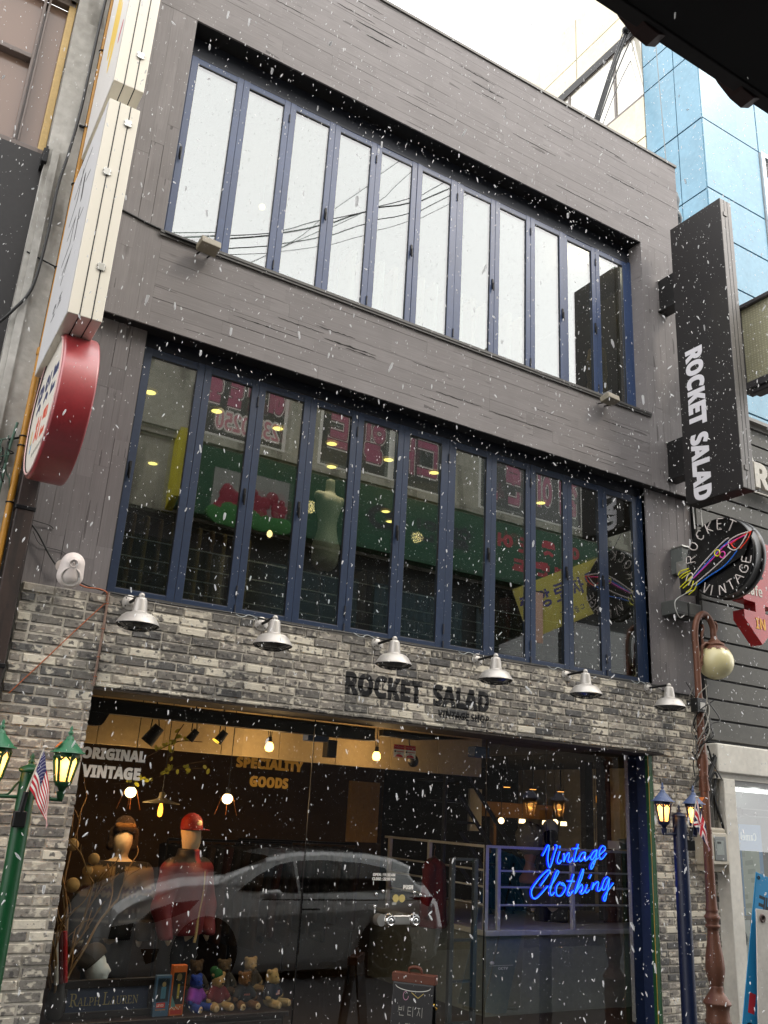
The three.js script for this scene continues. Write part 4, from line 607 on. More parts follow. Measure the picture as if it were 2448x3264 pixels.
{ // red jacket on a hanger, racks of dark clothes behind
  const r = thing('red_coat', 'dark red coat hanging on a wooden hanger left of the platform railing', 'coat', [6.08, 0.9, -1.9], 0.5);
  mesh('coat', [sdf([[[0, 0.0, 0], [0, 0.6, 0], 0.16, 0.12], [[-0.13, 0.62, 0], [0.13, 0.62, 0], 0.06], [[-0.15, 0.6, 0], [-0.2, 0.15, 0.02], 0.065, 0.05], [[0.15, 0.6, 0], [0.2, 0.15, 0.02], 0.065, 0.05]], 40, 0.04, (p, d) => Math.max(d + 0.008 * Math.sin(p[0] * 60), -p[1]))], M(0x6a0a14, 0.8), r);
  mesh('hanger', [rod([-0.16, 0.68, 0], [0, 0.74, 0], 0.01), rod([0, 0.74, 0], [0.16, 0.68, 0], 0.01), tube([[0, 0.74, 0], [0, 0.79, 0], [0.03, 0.83, 0], [0.0, 0.86, 0]], 0.004)], M(0x6a4424, 0.6), r);
  const rack = (label, x, z, n, turn, pal) => { const t = thing('clothes_rack', label, 'clothes rack', [x, 0.14, z], turn); mesh('rail', [rod([-0.75, 1.55, 0], [0.75, 1.55, 0], 0.014), rod([-0.75, 0, 0], [-0.75, 1.55, 0], 0.014), rod([0.75, 0, 0], [0.75, 1.55, 0], 0.014)], mIron, t); for (let i = 0; i < n; i++) { const gx = -0.68 + i * 1.36 / (n - 1), h = rr(0.75, 1.05); mesh('garment', [rbx(gx - 0.03, gx + 0.03, 1.5 - h, 1.5, -0.22, 0.22, 0.028, 3), box(0.05, 0.4, 0.1, gx, 1.3, 0.22, 0.2), box(0.05, 0.4, 0.1, gx, 1.3, -0.22, -0.2)], M(pal[i % pal.length], 0.9), t); } };
  const pal = [0x15161a, 0x1c1512, 0x101418, 0x241a14, 0x1a1c22, 0x2a1214];
  rack('rack of dark clothes behind the red jacket mannequin', 3.9, -2.6, 14, 0.1, pal);
  rack('rack of dark coats deep in the middle of the shop', 5.0, -3.2, 12, -0.1, pal);
  rack('rack of dark clothes on the platform behind the neon sign', 8.6, -3.1, 12, 0, pal);
}
{ // mannequins behind the neon sign
  const dk = (x, y, z) => (y > 1.2 ? [0.012, 0.013, 0.02] : [0.06, 0.055, 0.06]);
  const m = mannequin('mannequin', 'mannequin in a dark coat and white cap behind the blue neon sign', [7.77, 0.28, -1.85], -0.5, { paint: dk, collar: true });
  mesh('cap', [sdf([[[0, 1.70, -0.005], [0, 1.735, -0.01], 0.102, 0.098]], 30, 0.02, (p, d) => Math.max(d, 1.69 - p[1]))], M(0xb9b7a6, 0.8), m);
  mesh('face_mask', [sdf([[[0, 1.6, 0.03], [0, 1.66, 0.03], 0.085]], 24, 0.02)], M(0x101018, 0.8), m);
  const b = thing('mannequin_bust', 'peach mannequin bust with a pale fluffy flowered hat left of the neon sign', 'mannequin bust', [7.4, 1.38, -1.8], -0.4);
  mesh('bust', [sdf([[[0, 0.05, 0], [0, 0.12, 0], 0.13, 0.08], [[0, 0.14, 0], [0, 0.28, 0], 0.055, 0.05], [[0, 0.32, 0.01], [0, 0.38, 0], 0.075, 0.08]], 36, 0.04, (p, d) => Math.max(d, -p[1]))], M(0x9a6a52, 0.6), b);
  mesh('flower_hat', [sdf([[[0, 0.44, 0], [0, 0.52, 0], 0.15, 0.17]], 40, 0.03, (p, d) => d + 0.03 * (vn(p[0] * 26, p[1] * 26 + p[2] * 17, 207) - 0.5))], tex(M(0x77705a, 1), T_grain, 5), b);
  const w = thing('white_carton', 'pale white carton standing on the railing right of the neon sign', 'box', [8.83, 1.8, -1.75], 0.3); mesh('carton', [rbx(-0.15, 0.15, 0, 0.1, -0.08, 0.08, 0.004)], mWhiteBox, w); mesh('flap', [box(0.3, 0.004, 0.1, 0, 0.105, 0.1, 0.5)], mWhiteBox, w);
  const T = canvasTex(256, 128, (g, W, H) => { g.fillStyle = '#53423c'; g.fillRect(0, 0, W, H); g.fillStyle = '#15110f'; g.font = 'bold 42px serif'; g.fillText('ANTIQUE', 24, 54); g.fillText('GENTLEMAN', 2, 108); });
  const s = thing('printed_board', 'brown board printed ANTIQUE GENTLEMAN behind the right end of the railing', 'sign', [8.75, 1.22, -1.65]); mesh('board', [bx(-0.3, 0.3, -0.26, 0.55, -0.02, -0.002)], M(0x53423c, 0.8), s); mesh('print', [new THREE.PlaneGeometry(0.5, 0.25).translate(0, 0.12, 0)], new THREE.MeshStandardMaterial({ map: T, roughness: 0.8 }), s);
}
{ // chalk board with a wooden handle, standing outside the door
  const b = thing('sandwich_board', 'black folding chalkboard with an orange wooden handle bar by the door', 'sandwich board', [4.56, 0, 0.1], -0.85); b.scale.set(0.8, 0.99, 0.8);
  const T = canvasTex(512, 768, (g, w, h) => { g.fillStyle = '#1d1d1f'; g.fillRect(0, 0, w, h); g.strokeStyle = '#85857f'; g.lineWidth = 6; hangulLine(g, '빈티지', 90, 170, 80, 80, 1.5); hangulLine(g, '스타일', 70, 300, 80, 80, 1.5); hangulLine(g, '의류', 110, 450, 90, 90, 1.6); g.lineWidth = 6; g.strokeStyle = '#9a6f86'; g.beginPath(); g.arc(170, 90, 34, 0, 5); g.stroke(); g.strokeStyle = '#a0904a'; g.beginPath(); g.moveTo(240, 60); g.lineTo(330, 100); g.lineTo(400, 60); g.stroke(); g.strokeStyle = '#b9b9b4'; g.beginPath(); g.ellipse(256, 10, 230, 40, 0, 0, 3.14); g.stroke(); });
  const tilt = 0.16;
  const fr = mesh('front_panel', [rbx(-0.22, 0.22, 0, 0.76, -0.012, 0.012, 0.006)], mBlack, b); fr.position.set(0, 0, 0.16); fr.rotation.x = -tilt;
  const pr = mesh('chalk_writing', [new THREE.PlaneGeometry(0.42, 0.72).translate(0, 0.38, 0.0145)], new THREE.MeshStandardMaterial({ map: T, roughness: 0.8 }), fr);
  const bk = mesh('rear_panel', [rbx(-0.22, 0.22, 0, 0.76, -0.012, 0.012, 0.006)], mBlack, b); bk.position.set(0, 0, -0.16); bk.rotation.x = tilt;
  mesh('handle_bar', [rbx(-0.235, 0.235, 0.745, 0.815, -0.055, 0.055, 0.006), ], tex(M(0xa8501c, 0.6), T_board, 2), b);
  mesh('handle', [tube([[-0.07, 0.815, 0], [-0.06, 0.85, 0], [0, 0.862, 0], [0.06, 0.85, 0], [0.075, 0.815, 0]], 0.014, 24, 8)], tex(M(0xa8501c, 0.6), T_board, 2), b);
  mesh('brass_stay', [rod([0.226, 0.6, 0.05], [0.226, 0.56, -0.05], 0.006), ball(0.012, 0.226, 0.6, 0.05), ball(0.012, 0.226, 0.56, -0.05)], M(0xb08a2e, 0.3, { metalness: 1 }), b);
}

// ---------------------------------------------------------------- fixed to the facade
{ // six gooseneck barn lamps
  const mAl = M(0xb4b0ab, 0.5, { metalness: 0.65 });
  const base = thing('barn_lamp', '', 'wall lamp', [1.753, 3.54, 0], 0, 'metal barn lamps in a row on the brick lintel');
  mesh('wall_plate', [lathe([[0.001, 0.03], [0.022, 0.03], [0.03, 0.022], [0.034, 0.012], [0.058, 0.009], [0.062, 0]], 0, 0, 0.006, 24, Math.PI / 2)], mAl, base);
  for (let i = 0; i < 4; i++) mesh('screw', [ball(0.006, Math.cos(i * 1.57 + 0.8) * 0.046, Math.sin(i * 1.57 + 0.8) * 0.046, 0.017, 1, 1, 0.6, 6)], mIron, base);
  mesh('arm', [rod([0, 0.0, 0.03], [0.004, 0.012, 0.29], 0.013)], mIron, base);
  mesh('arm_knob', [ball(0.024, 0.005, 0.008, 0.295, 1, 1, 1, 14)], mAl, base);
  const sh = mesh('lamp_shade', [lathe([[0.165, -0.222], [0.163, -0.215], [0.155, -0.20], [0.128, -0.158], [0.104, -0.14], [0.062, -0.128], [0.058, -0.12], [0.047, -0.028], [0.04, -0.012], [0.018, -0.002], [0.018, -0.01], [0.036, -0.018], [0.042, -0.03], [0.053, -0.125], [0.1, -0.146], [0.122, -0.162], [0.15, -0.204], [0.16, -0.222], [0.165, -0.222]], 0.005, 0, 0.295, 40)], mAl, base);
  mesh('glass_lens', [lathe([[0.14, -0.212], [0.10, -0.24], [0.04, -0.252], [0.001, -0.254]], 0.005, 0, 0.295, 28)], M(0x4c4d4c, 0.25, { metalness: 0.2 }), base);
  const cage = [new THREE.TorusGeometry(0.158, 0.0045, 6, 36).rotateX(Math.PI / 2).translate(0.005, -0.224, 0.295)];
  for (let i = 0; i < 6; i++) { const a = i * Math.PI / 6, c = Math.cos(a), s = Math.sin(a), P = (r, y) => [0.005 + c * r, y, 0.295 + s * r]; cage.push(tube([P(-0.158, -0.222), P(-0.12, -0.248), P(0, -0.264), P(0.12, -0.248), P(0.158, -0.222)], 0.003, 20, 5)); }
  cage.push(new THREE.TorusGeometry(0.08, 0.003, 5, 28).rotateX(Math.PI / 2).translate(0.005, -0.258, 0.295));
  mesh('wire_guard', cage, mIron, base);
  const L = ['left end barn lamp, beside the loudspeaker and the orange wire', 'second barn lamp from the left on the brick lintel', 'barn lamp directly above the painted shop name', 'barn lamp just right of the painted shop name', 'second barn lamp from the right on the brick lintel', 'right end barn lamp, beside the copper lamp post'];
  [1.753, 2.897, 4.061, 5.209, 6.369, 7.57].forEach((x, i) => { const o = i ? base.clone() : base; if (i) { o.name = numbered('barn_lamp'); scene.add(o); } o.position.set(x, 3.54 + (i % 2) * 0.004, 0); o.rotation.y = [0.03, -0.02, 0.02, 0.0, -0.03, 0.02][i]; o.userData = { ...base.userData, label: L[i] }; });
  const w = thing('lamp_cable', 'thin dark cable sagging along the top of the brick lintel', 'cable', [0, 0, 0.012]);
  const P = []; for (let x = 1.6; x < 7.7; x += 0.29) P.push([x, 3.592 + 0.008 * Math.sin(x * 5.3) - 0.006, 0.004 + 0.004 * Math.sin(x * 3)]);
  mesh('cable_run', [tube(P, 0.007, 120, 5)], mBlack, w);
  for (const q of [2.75, 3.92, 5.07, 6.22, 7.42]) mesh('loose_end', [tube([[q - 0.12, 3.6, 0.004], [q - 0.05, 3.57, 0.02], [q + 0.02, 3.60, 0.01], [q + 0.1, 3.58, 0.015]], 0.004, 14, 5)], M(0x9aa0a0, 0.5), w);
}
{ // loudspeaker on the grey wall
  const s = thing('loudspeaker', 'white egg shaped outdoor loudspeaker above the left brick pillar', 'loudspeaker', [1.245, 3.69, 0.14], -0.1); s.rotation.x = 0.35;
  const mW = M(0xd9cfca, 0.4);
  mesh('shell', [sdf([[[0, 0.045, 0], [0, -0.045, 0.0], 0.088, 0.098]], 40, 0.03)], mW, s);
  mesh('woofer_ring', [xf(new THREE.TorusGeometry(0.068, 0.01, 10, 32), 0, -0.045, 0.078)], mW, s);
  mesh('woofer', [lathe([[0.001, 0.02], [0.022, 0.018], [0.03, 0.002], [0.058, 0.022], [0.066, 0.026]], 0, -0.045, 0.062, 28, Math.PI / 2)], M(0x9b9893, 0.7), s);
  mesh('tweeter', [lathe([[0.001, 0.016], [0.008, 0.012], [0.012, 0.002], [0.024, 0.012], [0.03, 0.018], [0.034, 0.01], [0.036, 0]], 0, 0.06, 0.076, 24, Math.PI / 2)], mW, s);
  mesh('bracket', [cyl(0.045, 0.05, 0.02, -0.06, -0.005, -0.19, 20, Math.PI / 2), rod([-0.06, 0, -0.19], [-0.02, 0, -0.06], 0.018)], mW, s);
}
{ // wires by the speaker
  const o = thing('orange_wire', 'thin orange wire running diagonally over the left brick pillar', 'wire', [0, 0, 0]);
  const mO = M(0xa5562f, 0.6);
  mesh('wire_run', [tube([[1.33, 3.615, 0.03], [1.40, 3.60, 0.02], [1.50, 3.605, 0.016], [1.565, 3.585, 0.012], [1.572, 3.52, 0.014]], 0.006, 40, 5), tube([[1.562, 3.50, 0.012], [1.40, 3.29, 0.014], [1.2, 3.02, 0.012], [0.985, 2.735, 0.012]], 0.004, 50, 5)], mO, o);
  const c = thing('conduit', 'pinkish bare cable running down where the left pillar meets the lintel', 'cable', [0, 0, 0]);
  mesh('cable_run', [tube([[1.578, 3.59, 0.014], [1.580, 3.3, 0.012], [1.577, 3.0, 0.012], [1.575, 2.86, 0.012]], 0.010, 30, 6)], tex(M(0x8d7466, 0.7), T_grain, 2), c);
  mesh('tie', [3.5, 3.3, 3.08, 2.93].map((y) => xf(new THREE.TorusGeometry(0.012, 0.003, 5, 12), 1.579, y, 0.012, Math.PI / 2)), M(0xa5562f, 0.6), c);
  const k = thing('black_cable', 'black cable slung from the brown downpipe to the loudspeaker', 'cable', [0, 0, 0]);
  mesh('cable_run', [tube([[0.9, 4.06, -0.05], [0.99, 3.97, -0.06], [1.1, 3.82, -0.06], [1.19, 3.72, -0.06]], 0.008, 30, 5), tube([[0.92, 4.08, -0.08], [1.06, 4.07, -0.1], [1.1, 4.05, -0.11]], 0.004, 12, 5), tube([[0.95, 3.99, -0.08], [1.03, 3.9, -0.1], [1.2, 3.88, -0.11], [1.26, 3.82, -0.11]], 0.003, 20, 5), tube([[1.3, 3.66, -0.02], [1.42, 3.62, -0.01], [1.55, 3.6, 0.0]], 0.006, 20, 5)], mBlack, k);
  const u = thing('black_cable', 'black cable crossing the grey boards below the left end of the upper windows', 'cable', [0, 0, 0]);
  mesh('cable_run', [tube([[0.95, 7.06, 0.01], [1.15, 7.04, 0.008], [1.4, 7.0, 0.008], [1.54, 6.985, 0.012], [1.6, 6.96, 0.03], [2.0, 6.955, 0.034]], 0.011, 50, 6)], mBlack, u);
}
for (const [x, y, l] of [[1.945, 6.9, 'left'], [6.99, 6.87, 'right']]) { // floodlights on the sill
  const f = thing('floodlight', `flat grey floodlight box on the ${l} end of the upper window sill`, 'floodlight', [x, y, 0.14], 0.06); f.rotation.x = -0.2;
  mesh('housing', [rbx(-0.095, 0.095, -0.03, 0.045, -0.07, 0.07, 0.008)], tex(M(0x8f8878, 0.55), T_grain, 2), f);
  mesh('lens', [bx(-0.085, 0.085, 0.046, 0.05, -0.06, 0.06)], M(0xc9c8bf, 0.2), f);
  mesh('bracket', [rod([-0.05, -0.02, -0.07], [-0.05, 0.02, -0.16], 0.008), rod([0.05, -0.02, -0.07], [0.05, 0.02, -0.16], 0.008)], mIron, f);
}
// ---------------------------------------------------------------- projecting signs
function projBox(name, label, x0, x1, y0, y1, z0, z1, faceTex, mSide, mBottom) {
  const s = thing(name, label, 'sign', [x0, y0, z0]);
  const w = x1 - x0, h = y1 - y0, d = z1 - z0;
  mesh('casing', [rbx(0, w, 0, h, 0, d, 0.006)], mSide, s);
  const fg = new THREE.PlaneGeometry(d - 0.012, h - 0.012).rotateY(-Math.PI / 2).translate(-0.002, h / 2, d / 2);
  mesh('printed_face', [fg], new THREE.MeshStandardMaterial({ map: faceTex, roughness: 0.55 }), s);
  for (const q of [0.34, 0.69]) mesh('seam', [bx(w * q - 0.004, w * q + 0.004, 0.002, h - 0.002, d - 0.002, d + 0.0015), bx(w * q - 0.004, w * q + 0.004, -0.002, 0.002, 0.01, d)], mDark, s);
  return s;
}
{
  const brush = (g, pts, c, lw) => { g.strokeStyle = c; g.lineWidth = lw; g.lineCap = 'round'; g.beginPath(); pts.forEach((p, i) => g[i ? 'lineTo' : 'moveTo'](...p)); g.stroke(); };
  const T1 = canvasTex(512, 1024, (g, w, h) => { g.fillStyle = '#cfcdca'; g.fillRect(0, 0, w, h); g.fillStyle = '#d9b84e'; for (const [x, y, a, b] of [[250, 700, 60, 150], [330, 520, 50, 120], [420, 330, 46, 110], [300, 820, 40, 90]]) { g.beginPath(); g.ellipse(x, y, a, b, 0.3, 0, 7); g.fill(); } brush(g, [[200, 600], [300, 470], [350, 420]], '#9a968c', 12); brush(g, [[260, 330], [380, 240], [400, 150]], '#7b7a78', 16); brush(g, [[430, 880], [455, 860]], '#b04a55', 30); });
  const s1 = projBox('projecting_sign', 'upper cream box sign with faded yellow print at top left', 0.728, 0.962, 7.28, 11.4, 0.15, 1.21, T1, mWhiteBox);
  const T2 = canvasTex(512, 1024, (g, w, h) => { g.fillStyle = '#c9c9cb'; g.fillRect(0, 0, w, h); const ink = '#3a3a3c'; brush(g, [[120, 180], [260, 100], [330, 90]], ink, 16); brush(g, [[210, 100], [200, 260], [120, 330]], ink, 18); brush(g, [[280, 190], [300, 330]], ink, 26); brush(g, [[330, 260], [390, 260]], ink, 14); brush(g, [[150, 430], [250, 390], [240, 520], [140, 560]], ink, 15); brush(g, [[320, 400], [330, 560]], ink, 18); brush(g, [[330, 470], [400, 460]], ink, 12); brush(g, [[200, 640], [300, 600], [210, 700]], ink, 15); g.strokeStyle = ink; g.lineWidth = 9; hangulLine(g, '호프', 150, 790, 60, 60, 1.5); });
  const s2 = projBox('projecting_sign', 'lower cream box sign with black brush lettering above the red round sign', 0.712, 0.944, 5.167, 7.01, 0.15, 1.32, T2, mWhiteBox);
  for (const [s, ys] of [[s1, [0.33, 1.25]], [s2, [0.42, 1.2, 1.68]]]) for (const y of ys) { const clasp = mesh('clasp', [rbx(-0.022, 0.022, -0.03, 0.03, 0, 0.012, 0.004), box(0.06, 0.014, 0.008, 0, 0.012, 0.004), box(0.06, 0.014, 0.008, 0, -0.012, 0.004)], mSteel, s); clasp.position.set(0.232 * (ys.indexOf(y) % 2 ? 0.34 : 0.69), y, s === s1 ? 1.06 : 1.17); }
}
{ // round red light box
  const s = thing('round_sign', 'round light box sign with a red rim and white printed face', 'sign', [0.755, 4.735, 0.66]);
  const mRed = PM(0xa81a26, 0.5, { clearcoat: 1, clearcoatRoughness: 0.3, ior: 1.8 }); tex(mRed, T_grain, 1.2);
  mesh('rim', [lathe([[0.535, 0], [0.548, 0.006], [0.553, 0.02], [0.553, 0.235], [0.548, 0.248], [0.53, 0.252], [0.001, 0.252]], 0, 0, 0, 72, 0, 0, -Math.PI / 2)], mRed, s);
  const T = canvasTex(512, 512, (g, w, h) => { g.fillStyle = '#dcd6cb'; g.fillRect(0, 0, w, h); g.strokeStyle = '#2b3560'; g.lineWidth = 26; hangulLine(g, '맛있는', 70, 130, 105, 110, 1.25); g.strokeStyle = '#d2533a'; g.lineWidth = 24; hangulLine(g, '치킨', 150, 290, 100, 95, 1.25); g.fillStyle = '#c8a53c'; g.fillRect(70, 300, 22, 60); g.fillStyle = '#4a8fb8'; g.fillRect(96, 360, 22, 40); g.fillStyle = '#77756d'; for (let i = 0; i < 6; i++) g.fillRect(170 + i * 34, 420, 24, 16); });
  mesh('printed_face', [new THREE.CircleGeometry(0.515, 64).rotateY(-Math.PI / 2).translate(0.006, 0, 0)], new THREE.MeshStandardMaterial({ map: T, roughness: 0.5 }), s);
  mesh('trim_ring', [xf(new THREE.TorusGeometry(0.522, 0.009, 8, 72), 0, 0, 0, 0, Math.PI / 2)], M(0xd9b0ac, 0.4), s);
  mesh('dark_ring', [xf(new THREE.TorusGeometry(0.508, 0.004, 6, 72), 0, 0, 0, 0, Math.PI / 2)], mIron, s);
  mesh('bracket', [rbx(0.05, 0.2, -0.25, -0.2, -0.72, -0.5, 0.006), rbx(0.05, 0.2, 0.2, 0.25, -0.72, -0.5, 0.006)], mIron, s);
}
{ // tall dark sign on the right
  const s = thing('projecting_sign', 'tall dark brown box sign with white vertical lettering at the right end of the facade', 'sign', [8.04, 5.735, 0.29]);
  const h = 9.64 - 5.735, d = 1.09 - 0.29, w = 0.205, mF = tex(M(0x171314, 0.6), T_grain, 1.2), mE = tex(M(0x6f6c6a, 0.4, { metalness: 0.4 }), T_grain, 1);
  mesh('casing', [rbx(0.004, w, 0, h, 0, d, 0.005)], mE, s);
  mesh('face', [rbx(-0.002, 0.004, 0.002, h - 0.002, 0.002, d - 0.004, 0.002), bx(0.008, w - 0.004, -0.004, 0.0, 0.02, d - 0.01)], mF, s);
  for (const q of [0.36, 0.66]) mesh('seam', [bx(w * q - 0.005, w * q + 0.005, 0.004, h - 0.004, d - 0.003, d + 0.0015)], mBlack, s);
  for (const y of [0.25, h - 0.22]) mesh('clasp', [rbx(w * 0.36 - 0.03, w * 0.36 + 0.03, y - 0.03, y + 0.03, d, d + 0.01, 0.003)], mE, s);
  const tx = (str, y0, y1) => { const g = text(str, y1 - y0, 0.262, 0.004, 0.045); g.rotateZ(-Math.PI / 2).translate(0, y1, 0); /* reads downwards */ g.rotateY(-Math.PI / 2); return g.translate(-0.0025, 0, 0); };
  const A = text('ROCKET', 1.04, 0.262, 0.004, 0.05), B = text('SALAD', 0.85, 0.262, 0.004, 0.05);
  for (const [g, yt] of [[A, 7.735], [B, 6.585]]) { g.rotateZ(-Math.PI / 2).rotateY(-Math.PI / 2); g.computeBoundingBox(); const b = g.boundingBox; g.translate(-0.006 - b.min.x, yt - 5.735 - b.max.y, 0.12 - b.min.z); mesh('lettering', [g], M(0xd8d6dc, 0.6), s); }
  for (const [y0, y1] of [[8.55, 9.02], [6.16, 6.66]]) { const k = mesh('wall_bracket', [rbx(0.05, 0.16, y0 - 5.735, y1 - 5.735, -0.29, 0.0, 0.006), rbx(0.02, 0.2, y0 - 5.76, y0 - 5.73, -0.29, -0.02, 0.004)], mBlack, s); mesh('bracket_bolt', [ball(0.014, 0.03, y1 - 5.75, -0.27), ball(0.014, 0.03, y0 - 5.73, -0.26), ball(0.014, 0.1, y0 - 5.74, -0.15)], mSteel, k); }
}
{ // round neon sign
  const s = thing('round_neon_sign', 'round black neon sign with a rocket and curved lettering below the tall dark sign', 'neon sign', [8.12, 5.03, 0.64]);
  const mB = tex(M(0x0b090c, 0.35), T_grain, 3), r = 0.465;
  mesh('drum', [lathe([[0.001, 0.02], [r - 0.03, 0.02], [r - 0.02, 0.0], [r, 0.0], [r, 0.05], [r - 0.012, 0.055], [r - 0.012, 0.145], [r, 0.15], [r, 0.2], [r - 0.02, 0.205], [0.001, 0.205]], 0, 0, 0, 64, 0, 0, -Math.PI / 2)], mB, s);
  const P = ([z, y], d = 0.02) => [-d, y - 5.03, z - 0.64];
  mesh('rocket_back', [xf(prism([[0.09, 4.68], [0.3, 4.64], [0.36, 4.78], [0.98, 4.98], [1.12, 5.24], [0.9, 5.16], [0.28, 4.95], [0.07, 4.93]].map(([a, b]) => [-(a - 0.64), b - 5.03]), 0.015), 0, 0, 0, 0, Math.PI / 2).translate(-0.02, 0, 0)], mB, s);
  const neon = (hex, k) => new THREE.MeshStandardMaterial({ color: hex, emissive: hex, emissiveIntensity: k, roughness: 0.3 });
  const W = neon(0xcfc6c2, 0.04), Y = neon(0xd9d42a, 0.05), Bl = neon(0x1f66c8, 0.10), Pk = neon(0xd03f9a, 0.12), Rd = neon(0xd8361f, 0.10), rT = 0.0075;
  const line = (m, pts, d) => mesh('tube', [tube(pts.map((p) => P(p, d)), rT, pts.length * 8, 6)], m, s);
  line(W, [[0.21, 4.83], [0.4, 4.98], [0.62, 5.13], [0.74, 5.2], [0.8, 5.22]]); line(Bl, [[0.24, 4.83], [0.45, 4.97], [0.68, 5.12], [0.8, 5.18]]); line(Pk, [[0.28, 4.85], [0.48, 4.97], [0.62, 5.06], [0.72, 5.13], [0.86, 5.17], [1.02, 5.2]]);
  line(W, [[0.24, 4.76], [0.4, 4.83], [0.6, 4.93], [0.74, 5.01], [0.82, 5.06]]); line(Bl, [[0.3, 4.75], [0.5, 4.83], [0.7, 4.9], [0.82, 4.98], [0.9, 5.05]]);
  line(W, [[1.06, 5.23], [0.92, 5.22], [0.8, 5.18], [0.8, 5.1], [0.87, 5.06], [0.95, 5.1], [1.06, 5.23]]); line(Rd, [[0.82, 5.15], [0.86, 5.09], [0.89, 5.08]]); line(Rd, [[1.1, 5.23], [1.04, 5.14], [0.94, 5.06]]); line(Rd, [[0.83, 5.14], [0.95, 5.19], [1.1, 5.225]]);
  mesh('tube', [xf(new THREE.TorusGeometry(0.036, rT, 6, 24), -0.03, 0.045, 0.0, 0, Math.PI / 2)], Y, s); mesh('tube', [xf(new THREE.TorusGeometry(0.036, rT, 6, 24), -0.02, 0.015, 0.06, 0, Math.PI / 2)], Pk, s);
  for (const p of [[[0.06, 4.93], [0.1, 4.97], [0.22, 4.98]], [[0.08, 4.9], [0.14, 4.93], [0.24, 4.95]], [[0.11, 4.88], [0.16, 4.9], [0.22, 4.92]], [[0.08, 4.78], [0.17, 4.83], [0.26, 4.88]], [[0.12, 4.76], [0.2, 4.8], [0.28, 4.86]], [[0.16, 4.70], [0.24, 4.74], [0.28, 4.82]], [[0.2, 4.67], [0.29, 4.72], [0.33, 4.8]]]) line(Y, p);
  line(W, [[0.17, 4.84], [0.2, 4.9], [0.25, 4.92], [0.27, 4.88], [0.22, 4.8], [0.2, 4.78]]);
  // single stroke letters along two arcs
  const F = { R: '0,0 0,1 .6,1 .7,.8 .6,.55 0,.5;.35,.5 .75,0', O: '.4,0 .1,.15 0,.5 .1,.85 .4,1 .7,.85 .8,.5 .7,.15 .4,0', C: '.75,.8 .5,1 .15,.9 0,.5 .15,.1 .5,0 .75,.2', K: '0,0 0,1;.7,1 .05,.5 .75,0', E: '.65,1 0,1 0,0 .65,0;0,.52 .5,.52', T: '0,1 .8,1;.4,1 .4,0', V: '0,1 .4,0 .8,1', I: '.1,0 .1,1', N: '0,0 0,1 .7,0 .7,1', A: '0,0 .4,1 .8,0;.15,.4 .65,.4', G: '.75,.8 .5,1 .15,.9 0,.5 .15,.1 .5,0 .75,.15 .75,.45 .45,.45' };
  const arc = (str, a0, a1, rad, hgt, out) => [...str].forEach((ch, i) => { const a = a0 + (a1 - a0) * (i / (str.length - 1)); for (const q of F[ch].split(';')) { const pts = q.split(' ').map((t) => { const [u, v] = t.split(',').map(Number), X = (u - 0.4) * 0.105, Yv = (v - 0.5) * hgt, rrd = rad + (out ? Yv : -Yv), tt = a + (out ? -X : X) / rad; return [-0.024, Math.sin(tt) * rrd, Math.cos(tt) * rrd]; }); mesh('letter_tube', [tube(pts, 0.0065, pts.length * 5, 6, false, 0.05)], W, s); } });
  arc('ROCKET', 3.0, 1.0, 0.385, 0.125, true); arc('VINTAGE', -2.1, -0.25, 0.385, 0.115, false);
  const fin = mesh('fin', [xf(prism([[-0.02, -0.06], [0.16, -0.16], [0.26, -0.13], [0.2, -0.04], [0.3, -0.02], [0.26, 0.08], [0.12, 0.12], [-0.02, 0.1]], 0.03), r - 0.35, -0.05, 0.1)], mB, s); fin.position.set(0.2, 0, 0);
  mesh('hanger', [rod([0.08, 0.45, -0.38], [0.08, 0.9, -0.40], 0.008), rod([0.12, 0.45, -0.3], [0.12, 0.9, -0.32], 0.006), rbx(0.02, 0.18, -0.08, 0.08, -0.64, -0.43, 0.006)], mSteel, s);
  const j = thing('junction_box', 'small grey wall box left of the round neon sign', 'box', [8.25, 5.15, 0]); mesh('lid', [rbx(-0.06, 0.06, -0.16, 0.16, -0.12, 0.06, 0.006)], tex(M(0x5c605e, 0.6), T_grain, 2), j); mesh('clip', [rbx(-0.07, 0.07, 0.155, 0.175, -0.1, 0.075, 0.004)], mSteel, j);
  const tr = (x, l) => { const t = thing('transformer_box', l, 'box', [x, 4.53, 0.03]); mesh('housing', [rbx(-0.105, 0.105, -0.085, 0.085, -0.15, 0.07, 0.014)], tex(M(0x4e504e, 0.55), T_grain, 2), t); mesh('lid_seam', [bx(-0.106, 0.106, -0.06, -0.054, 0.068, 0.072)], mBlack, t); return t; };
  const t1 = tr(8.085, 'left grey transformer box under the round neon sign with a white lead'); tr(8.32, 'right grey transformer box under the round neon sign, partly behind the copper lamp post');
  mesh('lead', [tube([[0.06, 0.22, 0.3], [-0.04, 0.13, 0.12], [-0.12, 0.05, 0.08], [-0.11, -0.06, 0.08], [-0.05, -0.13, 0.08], [0.02, -0.09, 0.08]], 0.006, 50, 5)], M(0xbfbfba, 0.5), t1);
}
